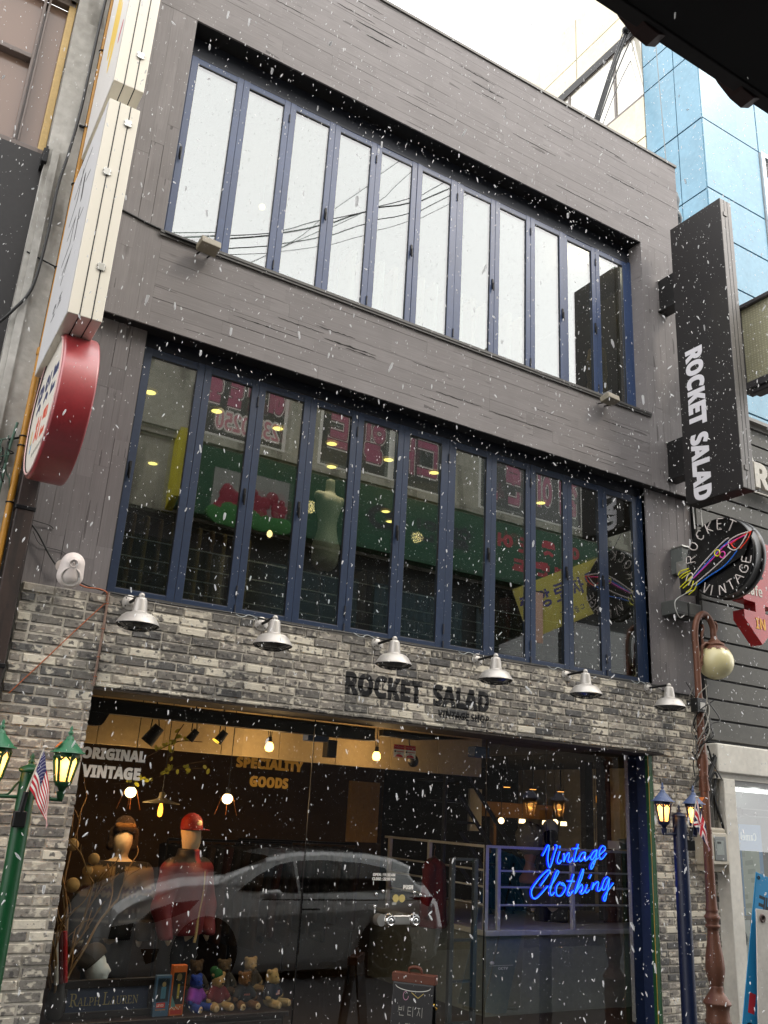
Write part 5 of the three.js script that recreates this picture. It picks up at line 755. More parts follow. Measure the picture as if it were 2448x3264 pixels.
// ---------------------------------------------------------------- lantern posts, flags, copper lamp
function lantern(parent, x, y, mBody, mTop, mGlow, patch) {
  const pts = []; const n = 6, ring = (r, yy) => Array.from({ length: n }, (_, i) => [Math.cos(i * Math.PI * 2 / n + 0.3) * r, yy, Math.sin(i * Math.PI * 2 / n + 0.3) * r]);
  const top = ring(0.083, 0.19), bot = ring(0.05, 0.02);
  const L = mesh('lantern', [...top.map((p, i) => rod(p, bot[i], 0.009, 0.009, 6)), cyl(0.052, 0.058, 0.022, 0, 0.012, 0, 6), cyl(0.092, 0.086, 0.03, 0, 0.2, 0, 6), lathe([[0.001, -0.09], [0.008, -0.085], [0.012, -0.06], [0.006, -0.045], [0.02, -0.03], [0.028, -0.012], [0.05, 0.004]], 0, 0, 0, 12),
    ...top.map((p, i) => { const q = top[(i + 1) % n], a = bot[i], b = bot[(i + 1) % n], m = (u, v, t) => u.map((c, k) => c + (v[k] - c) * t); return mergeGeometries([rod(m(p, q, 0.12), m(p, q, 0.5), 0.007, 0.007, 5), rod(m(p, q, 0.5), m(p, q, 0.88), 0.007, 0.007, 5), rod(m(a, b, 0.15), m(a, b, 0.85), 0.009, 0.009, 5), rod(m(m(p, q, 0.1), m(a, b, 0.1), 0.16), m(p, q, 0.45), 0.008, 0.006, 5), rod(m(m(p, q, 0.9), m(a, b, 0.9), 0.16), m(p, q, 0.55), 0.008, 0.006, 5)].map((g) => g.toNonIndexed())); })], mBody, parent);
  L.position.set(x, y, 0);
  mesh('glass', [xf(new THREE.CylinderGeometry(0.074, 0.045, 0.155, 6, 1, true), 0, 0.105, 0, 0, -0.3 + Math.PI / 6)], mGlow, L);
  mesh('bulb', [ball(0.026, 0, 0.14, 0, 1, 1.3, 1, 12)], glow(0xffcf7c, 14), L);
  mesh('roof', [new THREE.CylinderGeometry(0.03, 0.11, 0.085, 6).toNonIndexed().translate(0, 0.258, 0), cyl(0.122, 0.118, 0.008, 0, 0.216, 0, 6), lathe([[0.03, 0.3], [0.024, 0.305], [0.024, 0.318], [0.01, 0.326], [0.014, 0.336], [0.02, 0.345], [0.008, 0.36], [0.012, 0.372], [0.004, 0.39], [0.001, 0.395]], 0, 0, 0, 10)], mTop, L);
  if (patch) mesh('rust_patch', [box(0.05, 0.004, 0.06, 0, 0, 0, 0, 0, 0.87).translate(patch * 0.073, 0.262, 0.03)], M(0xc0672a, 0.8), L);
  return L;
}
function lampPost(name, label, pos, colors, patch, turn) {
  const k = patch === 1 ? 0.86 : 1.05, t = thing(name, label, 'lamp post', pos, turn), [cb, ct] = colors, mB = tex(M(cb, 0.4), T_grain, 1.5), mT = tex(M(ct, 0.45), T_grain, 2);
  const mGl = PM(0xffe6c0, 0.85, { transmission: 0.6, thickness: 0, side: THREE.DoubleSide });
  mesh('post', [cyl(0.068 * k, 0.064 * k, 2.19, 0, 1.095, 0, 20)], mB, t);
  mesh('post_cap', [lathe([[0.064, 2.185], [0.072, 2.195], [0.072, 2.21], [0.05, 2.222], [0.03, 2.232], [0.02, 2.236], [0.018, 2.25], [0.024, 2.256], [0.01, 2.27], [0.016, 2.285], [0.003, 2.31]], 0, 0, 0, 16)], mB, t);
  for (const s of [-1, 1]) mesh('arm', [rod([s * 0.05, 2.03, 0], [s * 0.235, 2.025, 0], 0.011), tube([[s * 0.05, 2.13, 0], [s * 0.075, 2.10, 0], [s * 0.11, 2.045, 0], [s * 0.16, 2.035, 0]], 0.008, 16, 6), cyl(0.02, 0.03, 0.05, s * 0.22, 2.055, 0, 12)], mB, t);
  lantern(t, -0.22, 2.115, mB, mT, mGl, patch === -1 ? 1 : 0); lantern(t, 0.22, 2.115, mB, mT, mGl, patch === 1 ? -1 : patch === 2 ? 1 : 0);
  for (const s of [-1, 1]) { const a = s * 0.22; bulbLight(pos[0] + Math.cos(turn) * a, 2.24, pos[2] - Math.sin(turn) * a, 0xffba66, 0.36, 1.2); }
  return t;
}
lampPost('lantern_post', 'bright green lamp post with two glowing lanterns in front of the left brick pillar', [1.125, 0, 0.6], [0x0b4a26, 0x2d6e4c], 1, 0);
lampPost('lantern_post', 'dark navy lamp post with two glowing lanterns in front of the right brick pillar', [7.292, 0, 0.6], [0x0f1a38, 0x4a5a80], 2, 0);
function flag(label, pos, turn, T, lean) {
  const t = thing('flag', label, 'flag', pos, turn);
  mesh('pole', [rod([0, 0, 0], [lean * 0.062, 0.30, 0.02], 0.008, 0.007), ball(0.014, lean * 0.064, 0.305, 0.02, 1.3, 0.8, 1)], M(0xb9b3aa, 0.4), t);
  mesh('holder', [rbx(-0.05, 0.03, -0.2, -0.1, -0.06, 0.0, 0.008), rod([-0.015, -0.16, -0.02], [0, 0.02, 0], 0.018)], mBlack, t);
  const g = new THREE.PlaneGeometry(1, 1, 30, 30), p = g.attributes.position; // u: 0 at the pole .. 1 fly; v: 1 top
  for (let i = 0; i < p.count; i++) {
    const u = p.getX(i) + 0.5, v = p.getY(i) + 0.5, px = lean * 0.06 * (0.15 + 0.8 * v), py = 0.04 + 0.24 * v;
    const fold = Math.sin(u * 9 + v * 2) * 0.018 * u, sag = u * u;
    p.setXYZ(i, px + u * 0.145 * (1 - 0.25 * v) + fold * 0.5, py - sag * (0.05 + 0.27 * v) - u * 0.17, 0.025 + fold + 0.02 * Math.sin(u * 14) * (1 - v * 0.5) * u);
  }
  g.computeVertexNormals();
  mesh('cloth', [g], new THREE.MeshStandardMaterial({ map: T, roughness: 0.8, side: THREE.DoubleSide }), t);
}
{
  const us = canvasTex(380, 200, (g, w, h) => { for (let i = 0; i < 13; i++) { g.fillStyle = i % 2 ? '#e6e2dc' : '#b8202f'; g.fillRect(0, i * h / 13, w, h / 13 + 1); } g.fillStyle = '#2b2a62'; g.fillRect(0, 0, w * 0.4, h * 7 / 13); g.fillStyle = '#eee'; for (let r = 0; r < 9; r++) for (let c = 0; c < (r % 2 ? 5 : 6); c++) { const x = (c + (r % 2 ? 1 : 0.5)) * w * 0.4 / 6, y = (r + 0.5) * h * 7 / 13 / 9; g.beginPath(); for (let k = 0; k < 10; k++) { const a = k * Math.PI / 5 - Math.PI / 2, q = k % 2 ? 2.2 : 5.4; g.lineTo(x + Math.cos(a) * q, y + Math.sin(a) * q); } g.fill(); } });
  const uk = canvasTex(400, 200, (g, w, h) => { g.fillStyle = '#1c2450'; g.fillRect(0, 0, w, h); const l = (c, lw, a) => { g.strokeStyle = c; g.lineWidth = lw; for (const [x0, y0, x1, y1] of a) { g.beginPath(); g.moveTo(x0, y0); g.lineTo(x1, y1); g.stroke(); } }; const d = [[0, 0, w, h], [w, 0, 0, h]], p = [[w / 2, 0, w / 2, h], [0, h / 2, w, h / 2]]; l('#e6e2de', 44, d); l('#b51f30', 15, d); l('#e6e2de', 66, p); l('#b51f30', 38, p); });
  flag('small stars and stripes flag hanging from the green lamp post', [1.113, 2.045, 0.67], 0, us, 1);
  flag('small British flag hanging from the navy lamp post', [7.37, 2.085, 0.68], -0.35, uk, 1);
}
{ // copper street lamp with a globe
  const t = thing('street_lamp', 'copper coloured street lamp with a curled arm and cream globe', 'street lamp', [8.045, 0, 0.3]);
  const mC = tex(M(0x6e4634, 0.5, { metalness: 0.2 }), T_grain, 2.5);
  mesh('base', [lathe([[0.115, 0.0], [0.115, 0.28], [0.13, 0.30], [0.115, 0.32], [0.11, 0.40], [0.118, 0.44], [0.135, 0.455], [0.135, 0.475], [0.085, 0.54], [0.065, 0.57], [0.07, 0.60], [0.062, 0.62]], 0, 0, 0, 20)], mC, t);
  mesh('baluster', [lathe([[0.062, 0.62], [0.085, 0.70], [0.096, 0.78], [0.088, 0.88], [0.068, 1.0], [0.056, 1.1], [0.056, 1.14], [0.074, 1.155], [0.074, 1.175], [0.058, 1.185], [0.072, 1.23], [0.082, 1.25], [0.062, 1.275], [0.058, 1.3], [0.068, 1.31], [0.058, 1.325], [0.052, 1.42]], 0, 0, 0, 24)], mC, t);
  mesh('pole', [lathe([[0.052, 1.4], [0.046, 2.05], [0.055, 2.06], [0.046, 2.075], [0.055, 2.09], [0.046, 2.1], [0.044, 2.62], [0.056, 2.635], [0.044, 2.65], [0.05, 2.72], [0.058, 2.79], [0.05, 2.83], [0.056, 2.85], [0.042, 2.87], [0.038, 3.4], [0.036, 4.0]], 0, 0, 0, 18)], mC, t);
  for (const y of [0.86, 1.36, 2.55]) mesh('leaf_ornament', [0, 1, 2, 3, 4, 5].map((i) => { const a = i * 1.047, r = y < 1 ? 0.086 : 0.05; return xf(new THREE.ConeGeometry(0.026, 0.13, 5), 0, 0, 0).scale(1, 1, 0.35).translate(0, 0, r).rotateY(a).translate(0, y, 0); }), mC, t);
  mesh('arm', [tube([[0, 3.98, 0], [0.0, 4.2, 0], [0.06, 4.36, 0], [0.17, 4.43, 0], [0.27, 4.40, 0], [0.34, 4.3, 0], [0.345, 4.2, 0]].map(([x, y, z]) => [x * 0.9, y + 0.01, z]), 0.036, 60, 12)], mC, t);
  mesh('scroll', [tube([[0.03, 3.82, 0], [0.09, 3.95, 0.0], [0.1, 4.05, 0], [0.16, 4.1, 0], [0.24, 4.1, 0]], 0.018, 30, 8), tube([[0.12, 4.08, 0], [0.11, 4.18, 0], [0.14, 4.27, 0], [0.12, 4.31, 0]], 0.016, 24, 8), tube([[0.31, 4.22, 0], [0.36, 4.28, 0], [0.37, 4.34, 0], [0.35, 4.36, 0]], 0.018, 20, 8), tube([[0.03, 3.7, 0], [0.06, 3.82, 0], [0.09, 3.86, 0], [0.06, 3.93, 0]], 0.012, 20, 7), ball(0.024, 0.35, 4.36, 0)], mC, t);
  const gx = 0.315, gy = 3.91;
  mesh('globe', [ball(0.2, gx, gy, 0, 1, 1, 1, 40)], PM(0xcfc596, 0.38, { clearcoat: 0.4, clearcoatRoughness: 0.25 }), t);
  const cg = new THREE.SphereGeometry(0.206, 40, 10, 0, Math.PI * 2, 0, 0.92), cp = cg.attributes.position;
  for (let i = 0; i < cp.count; i++) { const a = Math.atan2(cp.getZ(i), cp.getX(i)), low = cp.getY(i) < 0.14; if (low) { const k = 0.5 + 0.5 * Math.cos(a * 10); cp.setY(i, cp.getY(i) - 0.024 * k); const s = 1 + 0.02 * k; cp.setX(i, cp.getX(i) * s); cp.setZ(i, cp.getZ(i) * s); } }
  cg.computeVertexNormals();
  mesh('globe_cap', [cg.translate(gx, gy, 0), lathe([[0.11, 0.175], [0.118, 0.19], [0.11, 0.205], [0.075, 0.225], [0.06, 0.245], [0.04, 0.26], [0.035, 0.3]], gx, gy, 0, 24)], mC, t);
  // wiring box and cables tied to the pole
  const w = thing('pole_box', 'black wiring box tied to the copper street lamp pole', 'box', [8.0, 3.37, 0.34]);
  mesh('housing', [rbx(-0.09, 0.05, -0.07, 0.08, -0.05, 0.05, 0.006)], mBlack, w); mesh('paper_label', [bx(-0.05, 0.03, -0.04, 0.035, 0.051, 0.053)], M(0xb5b3ae, 0.7), w);
  const c = thing('cable_bundle', 'tangle of grey and black cables wound round the copper pole', 'cables', [8.04, 3.2, 0.32]); const cb = [];
  for (let i = 0; i < 9; i++) { const P = []; let a = R() * 6; for (let k = 0; k < 7; k++) { a += rr(0.5, 1.2); const r = 0.06 + R() * 0.09 * (i > 4 ? 1.6 : 0.7); P.push([Math.cos(a) * r + (i > 6 ? 0.1 : 0), 0.42 - k * 0.13 + rr(-0.05, 0.05) - (i > 5 ? 0.2 : 0), Math.sin(a) * r]); } cb.push(tube(P, rr(0.004, 0.008), 50, 5)); }
  mesh('grey_cables', cb.slice(0, 5), M(0x8b8880, 0.6), c); mesh('black_cables', [...cb.slice(5), tube([[0.25, -0.1, -0.3], [0.28, -0.45, -0.28], [0.2, -0.62, -0.3], [0.1, -0.7, -0.28]], 0.014, 30, 6), tube([[0.3, -0.7, -0.25], [0.42, -0.5, -0.22], [0.45, -0.55, -0.2]], 0.014, 20, 6)], mBlack, c);
}
{ // electricity meter between the brick pillar and the white shop
  const m = thing('electric_meter', 'beige electricity meter with a clear window on the brick behind the copper pole', 'meter', [8.52, 1.72, -0.02]);
  const mBe = tex(M(0xa59c8a, 0.6), T_grain, 2);
  mesh('case', [rbx(-0.16, 0.15, 0, 0.40, -0.14, 0.06, 0.03)], mBe, m); mesh('front_rim', [xf(prism([[-0.12, 0.05], [0.12, 0.05], [0.13, 0.08], [0.13, 0.33], [0.11, 0.36], [-0.11, 0.36], [-0.13, 0.33], [-0.13, 0.08]], 0.02, 0.008), 0.01, -0.02, 0.055)], M(0xbab2a2, 0.5), m);
  mesh('window', [rbx(-0.09, 0.105, 0.06, 0.31, 0.078, 0.09, 0.01)], M(0x4e5350, 0.15), m); mesh('dial', [bx(-0.06, 0.06, 0.12, 0.27, 0.0905, 0.092)], M(0x8d9490, 0.6), m); mesh('readout', [bx(-0.045, 0.015, 0.235, 0.258, 0.0925, 0.094)], mBlack, m);
  mesh('terminal_cover', [rbx(-0.13, 0.13, -0.06, 0.01, -0.14, 0.03, 0.012)], mBe, m);
  const p = thing('cable_duct', 'dark bundle of pipes and cables in the gap above the electricity meter', 'cables', [8.6, 2.1, -0.1]);
  mesh('pipe', [rod([-0.08, 0, 0], [-0.05, 0.62, 0], 0.02), rod([0.0, 0, 0.02], [0.02, 0.7, 0.0], 0.026), rod([-0.16, 0.02, 0], [-0.14, 0.6, 0.02], 0.014), rod([0.06, 0.1, 0.02], [0.1, 0.95, 0.04], 0.022)], tex(M(0x55534e, 0.6), T_grain, 2), p);
  mesh('black_cables', [tube([[0.09, 0.5, 0.03], [0.02, 0.35, 0.05], [0.1, 0.1, 0.06], [0.17, -0.1, 0.05], [0.15, -0.3, 0.03]], 0.014, 40, 6), tube([[-0.1, 0.9, 0.1], [-0.02, 0.75, 0.08], [0.06, 0.6, 0.06], [-0.05, 0.3, 0.06]], 0.012, 40, 6), tube([[-0.3, 0.82, 0.05], [-0.12, 0.62, 0.08], [0.05, 0.86, 0.08]], 0.01, 30, 6), rod([-0.12, 0.55, 0.1], [0.12, 0.93, 0.1], 0.022)], mBlack, p);
}

// ---------------------------------------------------------------- left neighbour
{
  const b = thing('left_building', 'left edge building with a concrete pier, bronze glass above and a dark lower floor', 'building');
  mesh('pier', [bx(0.46, 0.715, -0.1, 12, -0.4, -0.02), bx(0.50, 0.56, -0.1, 7.4, -0.02, 0.012)], mConc, b);
  const T_old = dataTex(256, 1024, (x, y) => { const n = fbm(x / 40, y / 60, 301), s = smooth(0.45, 0.7, fbm(x / 24, y / 160, 311)); const t = 190 + (n - 0.5) * 60 - s * 60; return [t, t - 4, t - 12]; });
  mesh('pier', [bx(0.715, 0.94, -0.1, 12, -0.6, -0.2)], mDark, b);
  mesh('lower_wall', [bx(-12, 0.46, -0.1, 7.40, -0.7, -0.14)], tex(M(0x2f2d2e, 0.6), T_grain, 0.6), b);
  mesh('upper_glass', [bx(-6, 0.40, 7.46, 9.12, -0.28, -0.24)], PM(0x8a7468, 0.12, { ior: 1.45 }), b, 'bronze tinted glass');
  for (const [x0, x1, y0, y1] of [[-6, 0.45, 7.40, 7.46], [-6, 0.45, 9.12, 9.2], [0.39, 0.455, 7.40, 9.2], [0.175, 0.2, 7.46, 9.12], [0.215, 0.235, 7.46, 9.12], [-6, 0.175, 8.36, 8.41]]) mesh('window_bar', [rbx(x0, x1, y0, y1, -0.24, -0.16, 0.006)], x0 === 0.39 ? tex(M(0xb79a62, 0.4, { metalness: 0.3 }), T_grain, 1) : tex(M(0x7d706a, 0.5), T_grain, 1), b);
  mesh('parapet', [bx(-6, 0.46, 9.2, 9.6, -0.3, -0.05)], mWhitePaint, b);
  mesh('bracket', [rbx(0.43, 0.475, 7.22, 7.36, -0.14, 0.02, 0.006), rbx(0.45, 0.465, 7.33, 7.40, -0.05, 0.0, 0.003)], mIron, b);
  const d = thing('downpipe', 'rusty brown square downpipe between the left building and the shop bricks', 'pipe', [0.845, 0, 0.03]);
  mesh('pipe_body', [rbx(-0.068, 0.068, -0.1, 4.4, -0.05, 0.05, 0.012)], tex(M(0x43302a, 0.6), T_conc, 1.2), d); mesh('pipe_strap', [1.5, 2.9, 4.1].map((y) => rbx(-0.075, 0.075, y, y + 0.035, -0.052, 0.056, 0.006)), mIron, d);
  const g = thing('gas_pipe', 'yellow gas pipe climbing the concrete pier at the left', 'pipe', [0.735, 0, 0.02]);
  mesh('pipe_body', [rod([0, -0.1, 0], [0, 5.45, 0], 0.027, 0.027, 14), rod([0, 5.45, 0], [0, 12, 0], 0.02, 0.02, 14), cyl(0.034, 0.034, 0.06, 0, 5.45, 0, 14)], tex(M(0xb8811f, 0.5), T_grain, 2), g);
  mesh('pipe_clamp', [4.7, 4.62, 6.25, 7.1, 7.72, 8.6, 4.15].map((y) => xf(new THREE.TorusGeometry(0.029, 0.006, 6, 18), 0, y, 0, Math.PI / 2)), mIron, g); mesh('stand_off', [rod([0, 6.25, 0], [-0.26, 6.33, -0.04], 0.007), rod([0, 7.72, 0], [-0.06, 7.74, -0.03], 0.014), rod([0, 4.7, 0], [-0.1, 4.66, -0.03], 0.01)], mIron, g);
  const c = thing('black_cable', 'thick black cable hanging down the concrete pier beside the yellow pipe', 'cable', [0, 0, 0]);
  mesh('cable_run', [tube([[0.68, 9.6, 0.02], [0.665, 9.0, 0.02], [0.66, 8.5, 0.02], [0.655, 7.9, 0.02], [0.63, 7.4, 0.03], [0.60, 7.0, 0.03], [0.6, 6.5, 0.03], [0.57, 6.0, 0.03], [0.47, 5.75, 0.03], [0.38, 5.6, 0.0]], 0.013, 120, 7)], mBlack, c);
  const w = thing('wire_tangle', 'green and black wires tangled on the pier behind the red round sign', 'wires', [0.6, 4.45, 0.0]); const tg = []; for (let i = 0; i < 8; i++) { const P = []; let x = rr(-0.02, 0.06), y = rr(0, 0.3), z = 0.02; for (let k = 0; k < 5; k++) { P.push([x, y, z]); x += rr(-0.06, 0.05); y -= rr(0, 0.12); z = rr(0.0, 0.06); } tg.push(tube(P, 0.005, 24, 5)); }
  mesh('black_wires', tg.slice(0, 4), mBlack, w); mesh('green_wires', [...tg.slice(4), tube([[0.07, 0.35, 0.03], [0.05, 0.1, 0.03], [0.04, -0.3, 0.03], [0.03, -0.7, 0.03]], 0.012, 30, 6)], M(0x3c5a4c, 0.6), w);
}
// ---------------------------------------------------------------- right neighbours
{
  const b = thing('clad_building', 'dark grey building with horizontal grooved cladding right of the copper lamp', 'building');
  mesh('wall_core', [bx(8.62, 15, 3.06, 7.4, -1.0, -0.085)], mDark, b);
  const mS = [0.95, 1, 1.05].map((k) => { const m = tex(M(0x55544f, 0.6), T_grain, 0.6); m.color.multiplyScalar(k); return m; });
  for (let i = 0; i < 18; i++) mesh('cladding_plank', [rbx(8.62, 15, 3.075 + i * 0.2385 + 0.012, 3.075 + (i + 1) * 0.2385 - 0.012, -0.085, -0.05 + rr(-0.003, 0.003), 0.006)], mS[i % 3], b);
  mesh('cornice', [bx(8.62, 15, 7.42, 7.47, -1.0, 0.05), bx(8.62, 15, 7.37, 7.42, -1.0, -0.03)], tex(M(0x8d8b86, 0.5), T_grain, 1), b);
  const r = thing('channel_letters', 'white channel letters on a frame on the clad building behind the tall dark sign', 'sign', [9.6, 6.35, 0.06]);
  mesh('letter', [text('R', 0.30, 0.36, 0.06, 0.03).translate(0.02, 0.06, 0)], mWhitePaint, r); mesh('letter', [xf(new THREE.TorusGeometry(0.19, 0.055, 10, 40), 0.56, 0.26, 0.03)], mWhitePaint, r); mesh('letter', [ball(0.11, -0.05, 0.42, 0.02, 1, 1.25, 0.3)], mWhitePaint, r); mesh('frame', [rod([-0.3, 0.0, 0.02], [1.5, 0.0, 0.02], 0.012), rod([-0.3, 0.0, 0.02], [-0.3, 0.0, -0.12], 0.01)], mWhitePaint, r);
  const l = thing('led_sign', 'projecting LED display box in a dark frame at the right edge', 'sign', [9.0, 7.52, 0.455]);
  mesh('frame', [rbx(0.0, 0.24, -0.06, 0.04, 0, 1.5, 0.01), rbx(0.0, 0.24, 1.13, 1.19, 0, 1.5, 0.01), rbx(0.0, 0.24, 0.04, 1.13, 0, 0.075, 0.01), rbx(0.0, 0.24, 0.04, 1.13, 1.43, 1.5, 0.01), bx(0.06, 0.2, 0.04, 1.13, 0.07, 1.44), rbx(0.03, 0.2, -0.13, -0.06, 0.14, 1.35, 0.02)], tex(M(0x4a484b, 0.45), T_grain, 1), l);
  const T = canvasTex(512, 512, (g, w, h) => { g.fillStyle = '#a3a086'; g.fillRect(0, 0, w, h); for (let y = 0; y < 32; y++) for (let x = 0; x < 32; x++) { g.fillStyle = '#c6c29e'; g.beginPath(); g.arc(x * 16 + 8, y * 16 + 8, 3.2, 0, 7); g.fill(); } g.fillStyle = '#b0ac8e'; for (let i = 0; i < 5; i++) g.fillRect(0, i * 106, w, 6); });
  mesh('led_panel', [new THREE.PlaneGeometry(1.36, 1.09).rotateY(-Math.PI / 2).translate(0.052, 0.585, 0.755)], new THREE.MeshStandardMaterial({ map: T, roughness: 0.6 }), l);
  const rs = thing('cafe_sign', 'red cut out cafe sign with white and yellow lettering at the right edge', 'sign', [8.66, 4.17, 0.34]);
  const out = [[0.03, 0.5], [0.23, 0.49], [0.23, 0.37], [0.02, 0.37], [0.02, 0.27], [0.30, 0.0], [0.62, 0.28], [0.62, 0.37], [0.40, 0.37], [0.40, 0.47], [0.62, 0.47], [0.66, 0.6], [0.66, 1.26], [0.0, 1.26], [0.0, 0.56]];
  const mRd = PM(0xb01c22, 0.4, { clearcoat: 0.3 }); mesh('body', [prism(out, 0.15, 0.004)], tex(mRd, T_grain, 1.5), rs);
  mesh('lettering', [text('Cafe', 0.3, 0.13, 0.004, 0).translate(0.07, 0.57, 0.155)], mWhitePaint, rs); mesh('lettering', [text('IN', 0.17, 0.13, 0.004, 0.01).translate(0.21, 0.175, 0.155)], M(0xd79a20, 0.5), rs); mesh('mount', [rod([0.2, 0.7, -0.42], [0.2, 0.7, 0], 0.02), rod([0.45, 0.9, -0.42], [0.45, 0.9, 0], 0.02)], mIron, rs);
}
{ // white shop
  const b = thing('white_shop', 'white fronted shop with a glass window at the right edge', 'building');
  mesh('fascia', [rbx(8.62, 13, 2.72, 3.045, -0.5, 0.03, 0.02)], mWhitePaint, b); mesh('fascia_return', [bx(8.62, 13, 2.655, 2.72, -0.5, -0.02)], mWhitePaint, b);
  mesh('pillar', [rbx(8.735, 8.935, -0.05, 2.66, -0.3, 0.0, 0.01)], mWhitePaint, b);
  mesh('window_frame', [bx(8.935, 13, 2.60, 2.655, -0.3, -0.05), bx(9.26, 13, 2.27, 2.36, -0.26, -0.20), bx(8.935, 13, -0.05, 0.3, -0.3, -0.05)], tex(M(0x8c8c8a, 0.4), T_grain, 1), b);
  mesh('glass', [new THREE.PlaneGeometry(4.06, 2.3).translate(10.965, 1.45, -0.12)], mShopPane, b);
  mesh('inner_wall', [bx(8.94, 13, -0.05, 2.65, -0.66, -0.6)], tex(M(0x6a706c, 0.8), T_grain, 0.5), b); mesh('dark_rail', [bx(9.27, 13, 2.285, 2.35, -0.20, -0.19)], mDark, b);
  const st = thing('strip_light', 'white strip light inside the white shop window', 'lamp', [9.75, 2.58, -0.4]); mesh('tube_cover', [rbx(-0.3, 0.3, -0.02, 0.02, -0.04, 0.04, 0.01)], glow(0xffffff, 2.5, 0xdddddd), st); mesh('tray', [bx(-0.32, 0.32, 0.02, 0.04, -0.05, 0.05)], mWhitePaint, st); bulbLight(9.75, 2.5, -0.36, 0xffffff, 0.07, 3);
  const T = canvasTex(256, 512, (g, w, h) => { g.fillStyle = '#5d86b4'; g.fillRect(0, 0, w, h); g.fillStyle = '#e4e8ea'; g.save(); g.translate(200, 90); g.scale(-1, 1); g.font = 'bold 60px serif'; g.fillText('Camel', 0, 0); g.restore(); g.fillStyle = '#9aa39a'; g.fillRect(14, 150, 200, 362); g.fillStyle = '#7f8980'; for (let i = 0; i < 40; i++) g.fillRect(14 + (i * 53) % 180, 160 + (i * 97) % 340, 34, 26); });
  const p = thing('window_poster', 'blue and green poster seen from behind in the white shop window', 'poster', [9.39, 1.2, -0.2]); mesh('sheet', [bx(-0.2, 0.2, 0, 0.98, -0.004, 0)], M(0x5d86b4, 0.7), p); mesh('print', [new THREE.PlaneGeometry(0.39, 0.97).translate(0, 0.49, 0.003)], new THREE.MeshStandardMaterial({ map: T, roughness: 0.7 }), p);
  const q = thing('window_poster', 'pale poster with a dark blot below the blue one in the white shop window', 'poster', [9.2, 0.6, -0.22]); mesh('sheet', [bx(-0.16, 0.1, 0, 0.55, -0.004, 0)], M(0xb4b8bc, 0.7), q); mesh('print', [ball(0.07, -0.02, 0.36, 0.0, 0.8, 1.2, 0.04)], M(0x4a5260, 0.7), q);
}
{ // banners on the pavement
  const T = canvasTex(512, 1024, (g, w, h) => { g.fillStyle = '#2389bd'; g.fillRect(0, 0, w, h); g.strokeStyle = '#14222c'; g.lineWidth = 16; hangulLine(g, '카메라', 40, 96, 110, 100, 1.2); g.fillStyle = '#c0303c'; g.fillRect(30, 560, 60, 90); g.fillStyle = '#15161c'; g.beginPath(); g.ellipse(60, 760, 60, 70, 0, 0, 7); g.fill(); g.fillStyle = '#d9d9dc'; g.fillRect(20, 820, 90, 60); g.fillStyle = '#20283e'; g.fillRect(20, 880, 90, 140); });
  const b = thing('standing_banner', 'bright blue standing banner with dark lettering in the lower right corner', 'banner', [6.745, 0.03, 1.5]); b.rotation.z = -0.267;
  mesh('cloth', [rbx(0, 0.72, 0.02, 1.79, -0.006, 0, 0.003)], M(0x2389bd, 0.6), b); mesh('print', [new THREE.PlaneGeometry(0.70, 1.75).translate(0.36, 0.905, 0.003)], new THREE.MeshStandardMaterial({ map: T, roughness: 0.6 }), b); mesh('grommet', [xf(new THREE.TorusGeometry(0.012, 0.005, 6, 16), 0.035, 1.75, 0.004)], mIron, b); mesh('stand', [rod([0.36, 0.02, -0.03], [0.36, 1.7, -0.03], 0.01), rod([0.05, 0.0, -0.03], [0.7, 0.0, -0.03], 0.014)], mIron, b);
  const w = thing('standing_banner', 'white standing board with a round grommet in front of the blue banner', 'banner', [6.96, 0.0, 1.56]); w.rotation.z = -0.095;
  mesh('cloth', [rbx(0, 0.75, 0.02, 1.47, -0.006, 0.004, 0.003)], tex(M(0xd2ccc2, 0.6), T_grain, 0.6), w); mesh('grommet', [xf(new THREE.TorusGeometry(0.026, 0.011, 8, 20), 0.075, 1.40, 0.006), cyl(0.02, 0.02, 0.004, 0.075, 1.40, 0.002, 16, Math.PI / 2)], M(0x5a4c48, 0.35, { metalness: 0.6 }), w); mesh('print', [bx(0.17, 0.6, 0.85, 1.1, 0.004, 0.006)], M(0x3a3c6a, 0.7), w); mesh('stand', [rod([0.38, 0.0, -0.03], [0.38, 1.45, -0.03], 0.01), rod([0.05, 0.0, -0.03], [0.7, 0.0, -0.03], 0.014)], mIron, w);
}
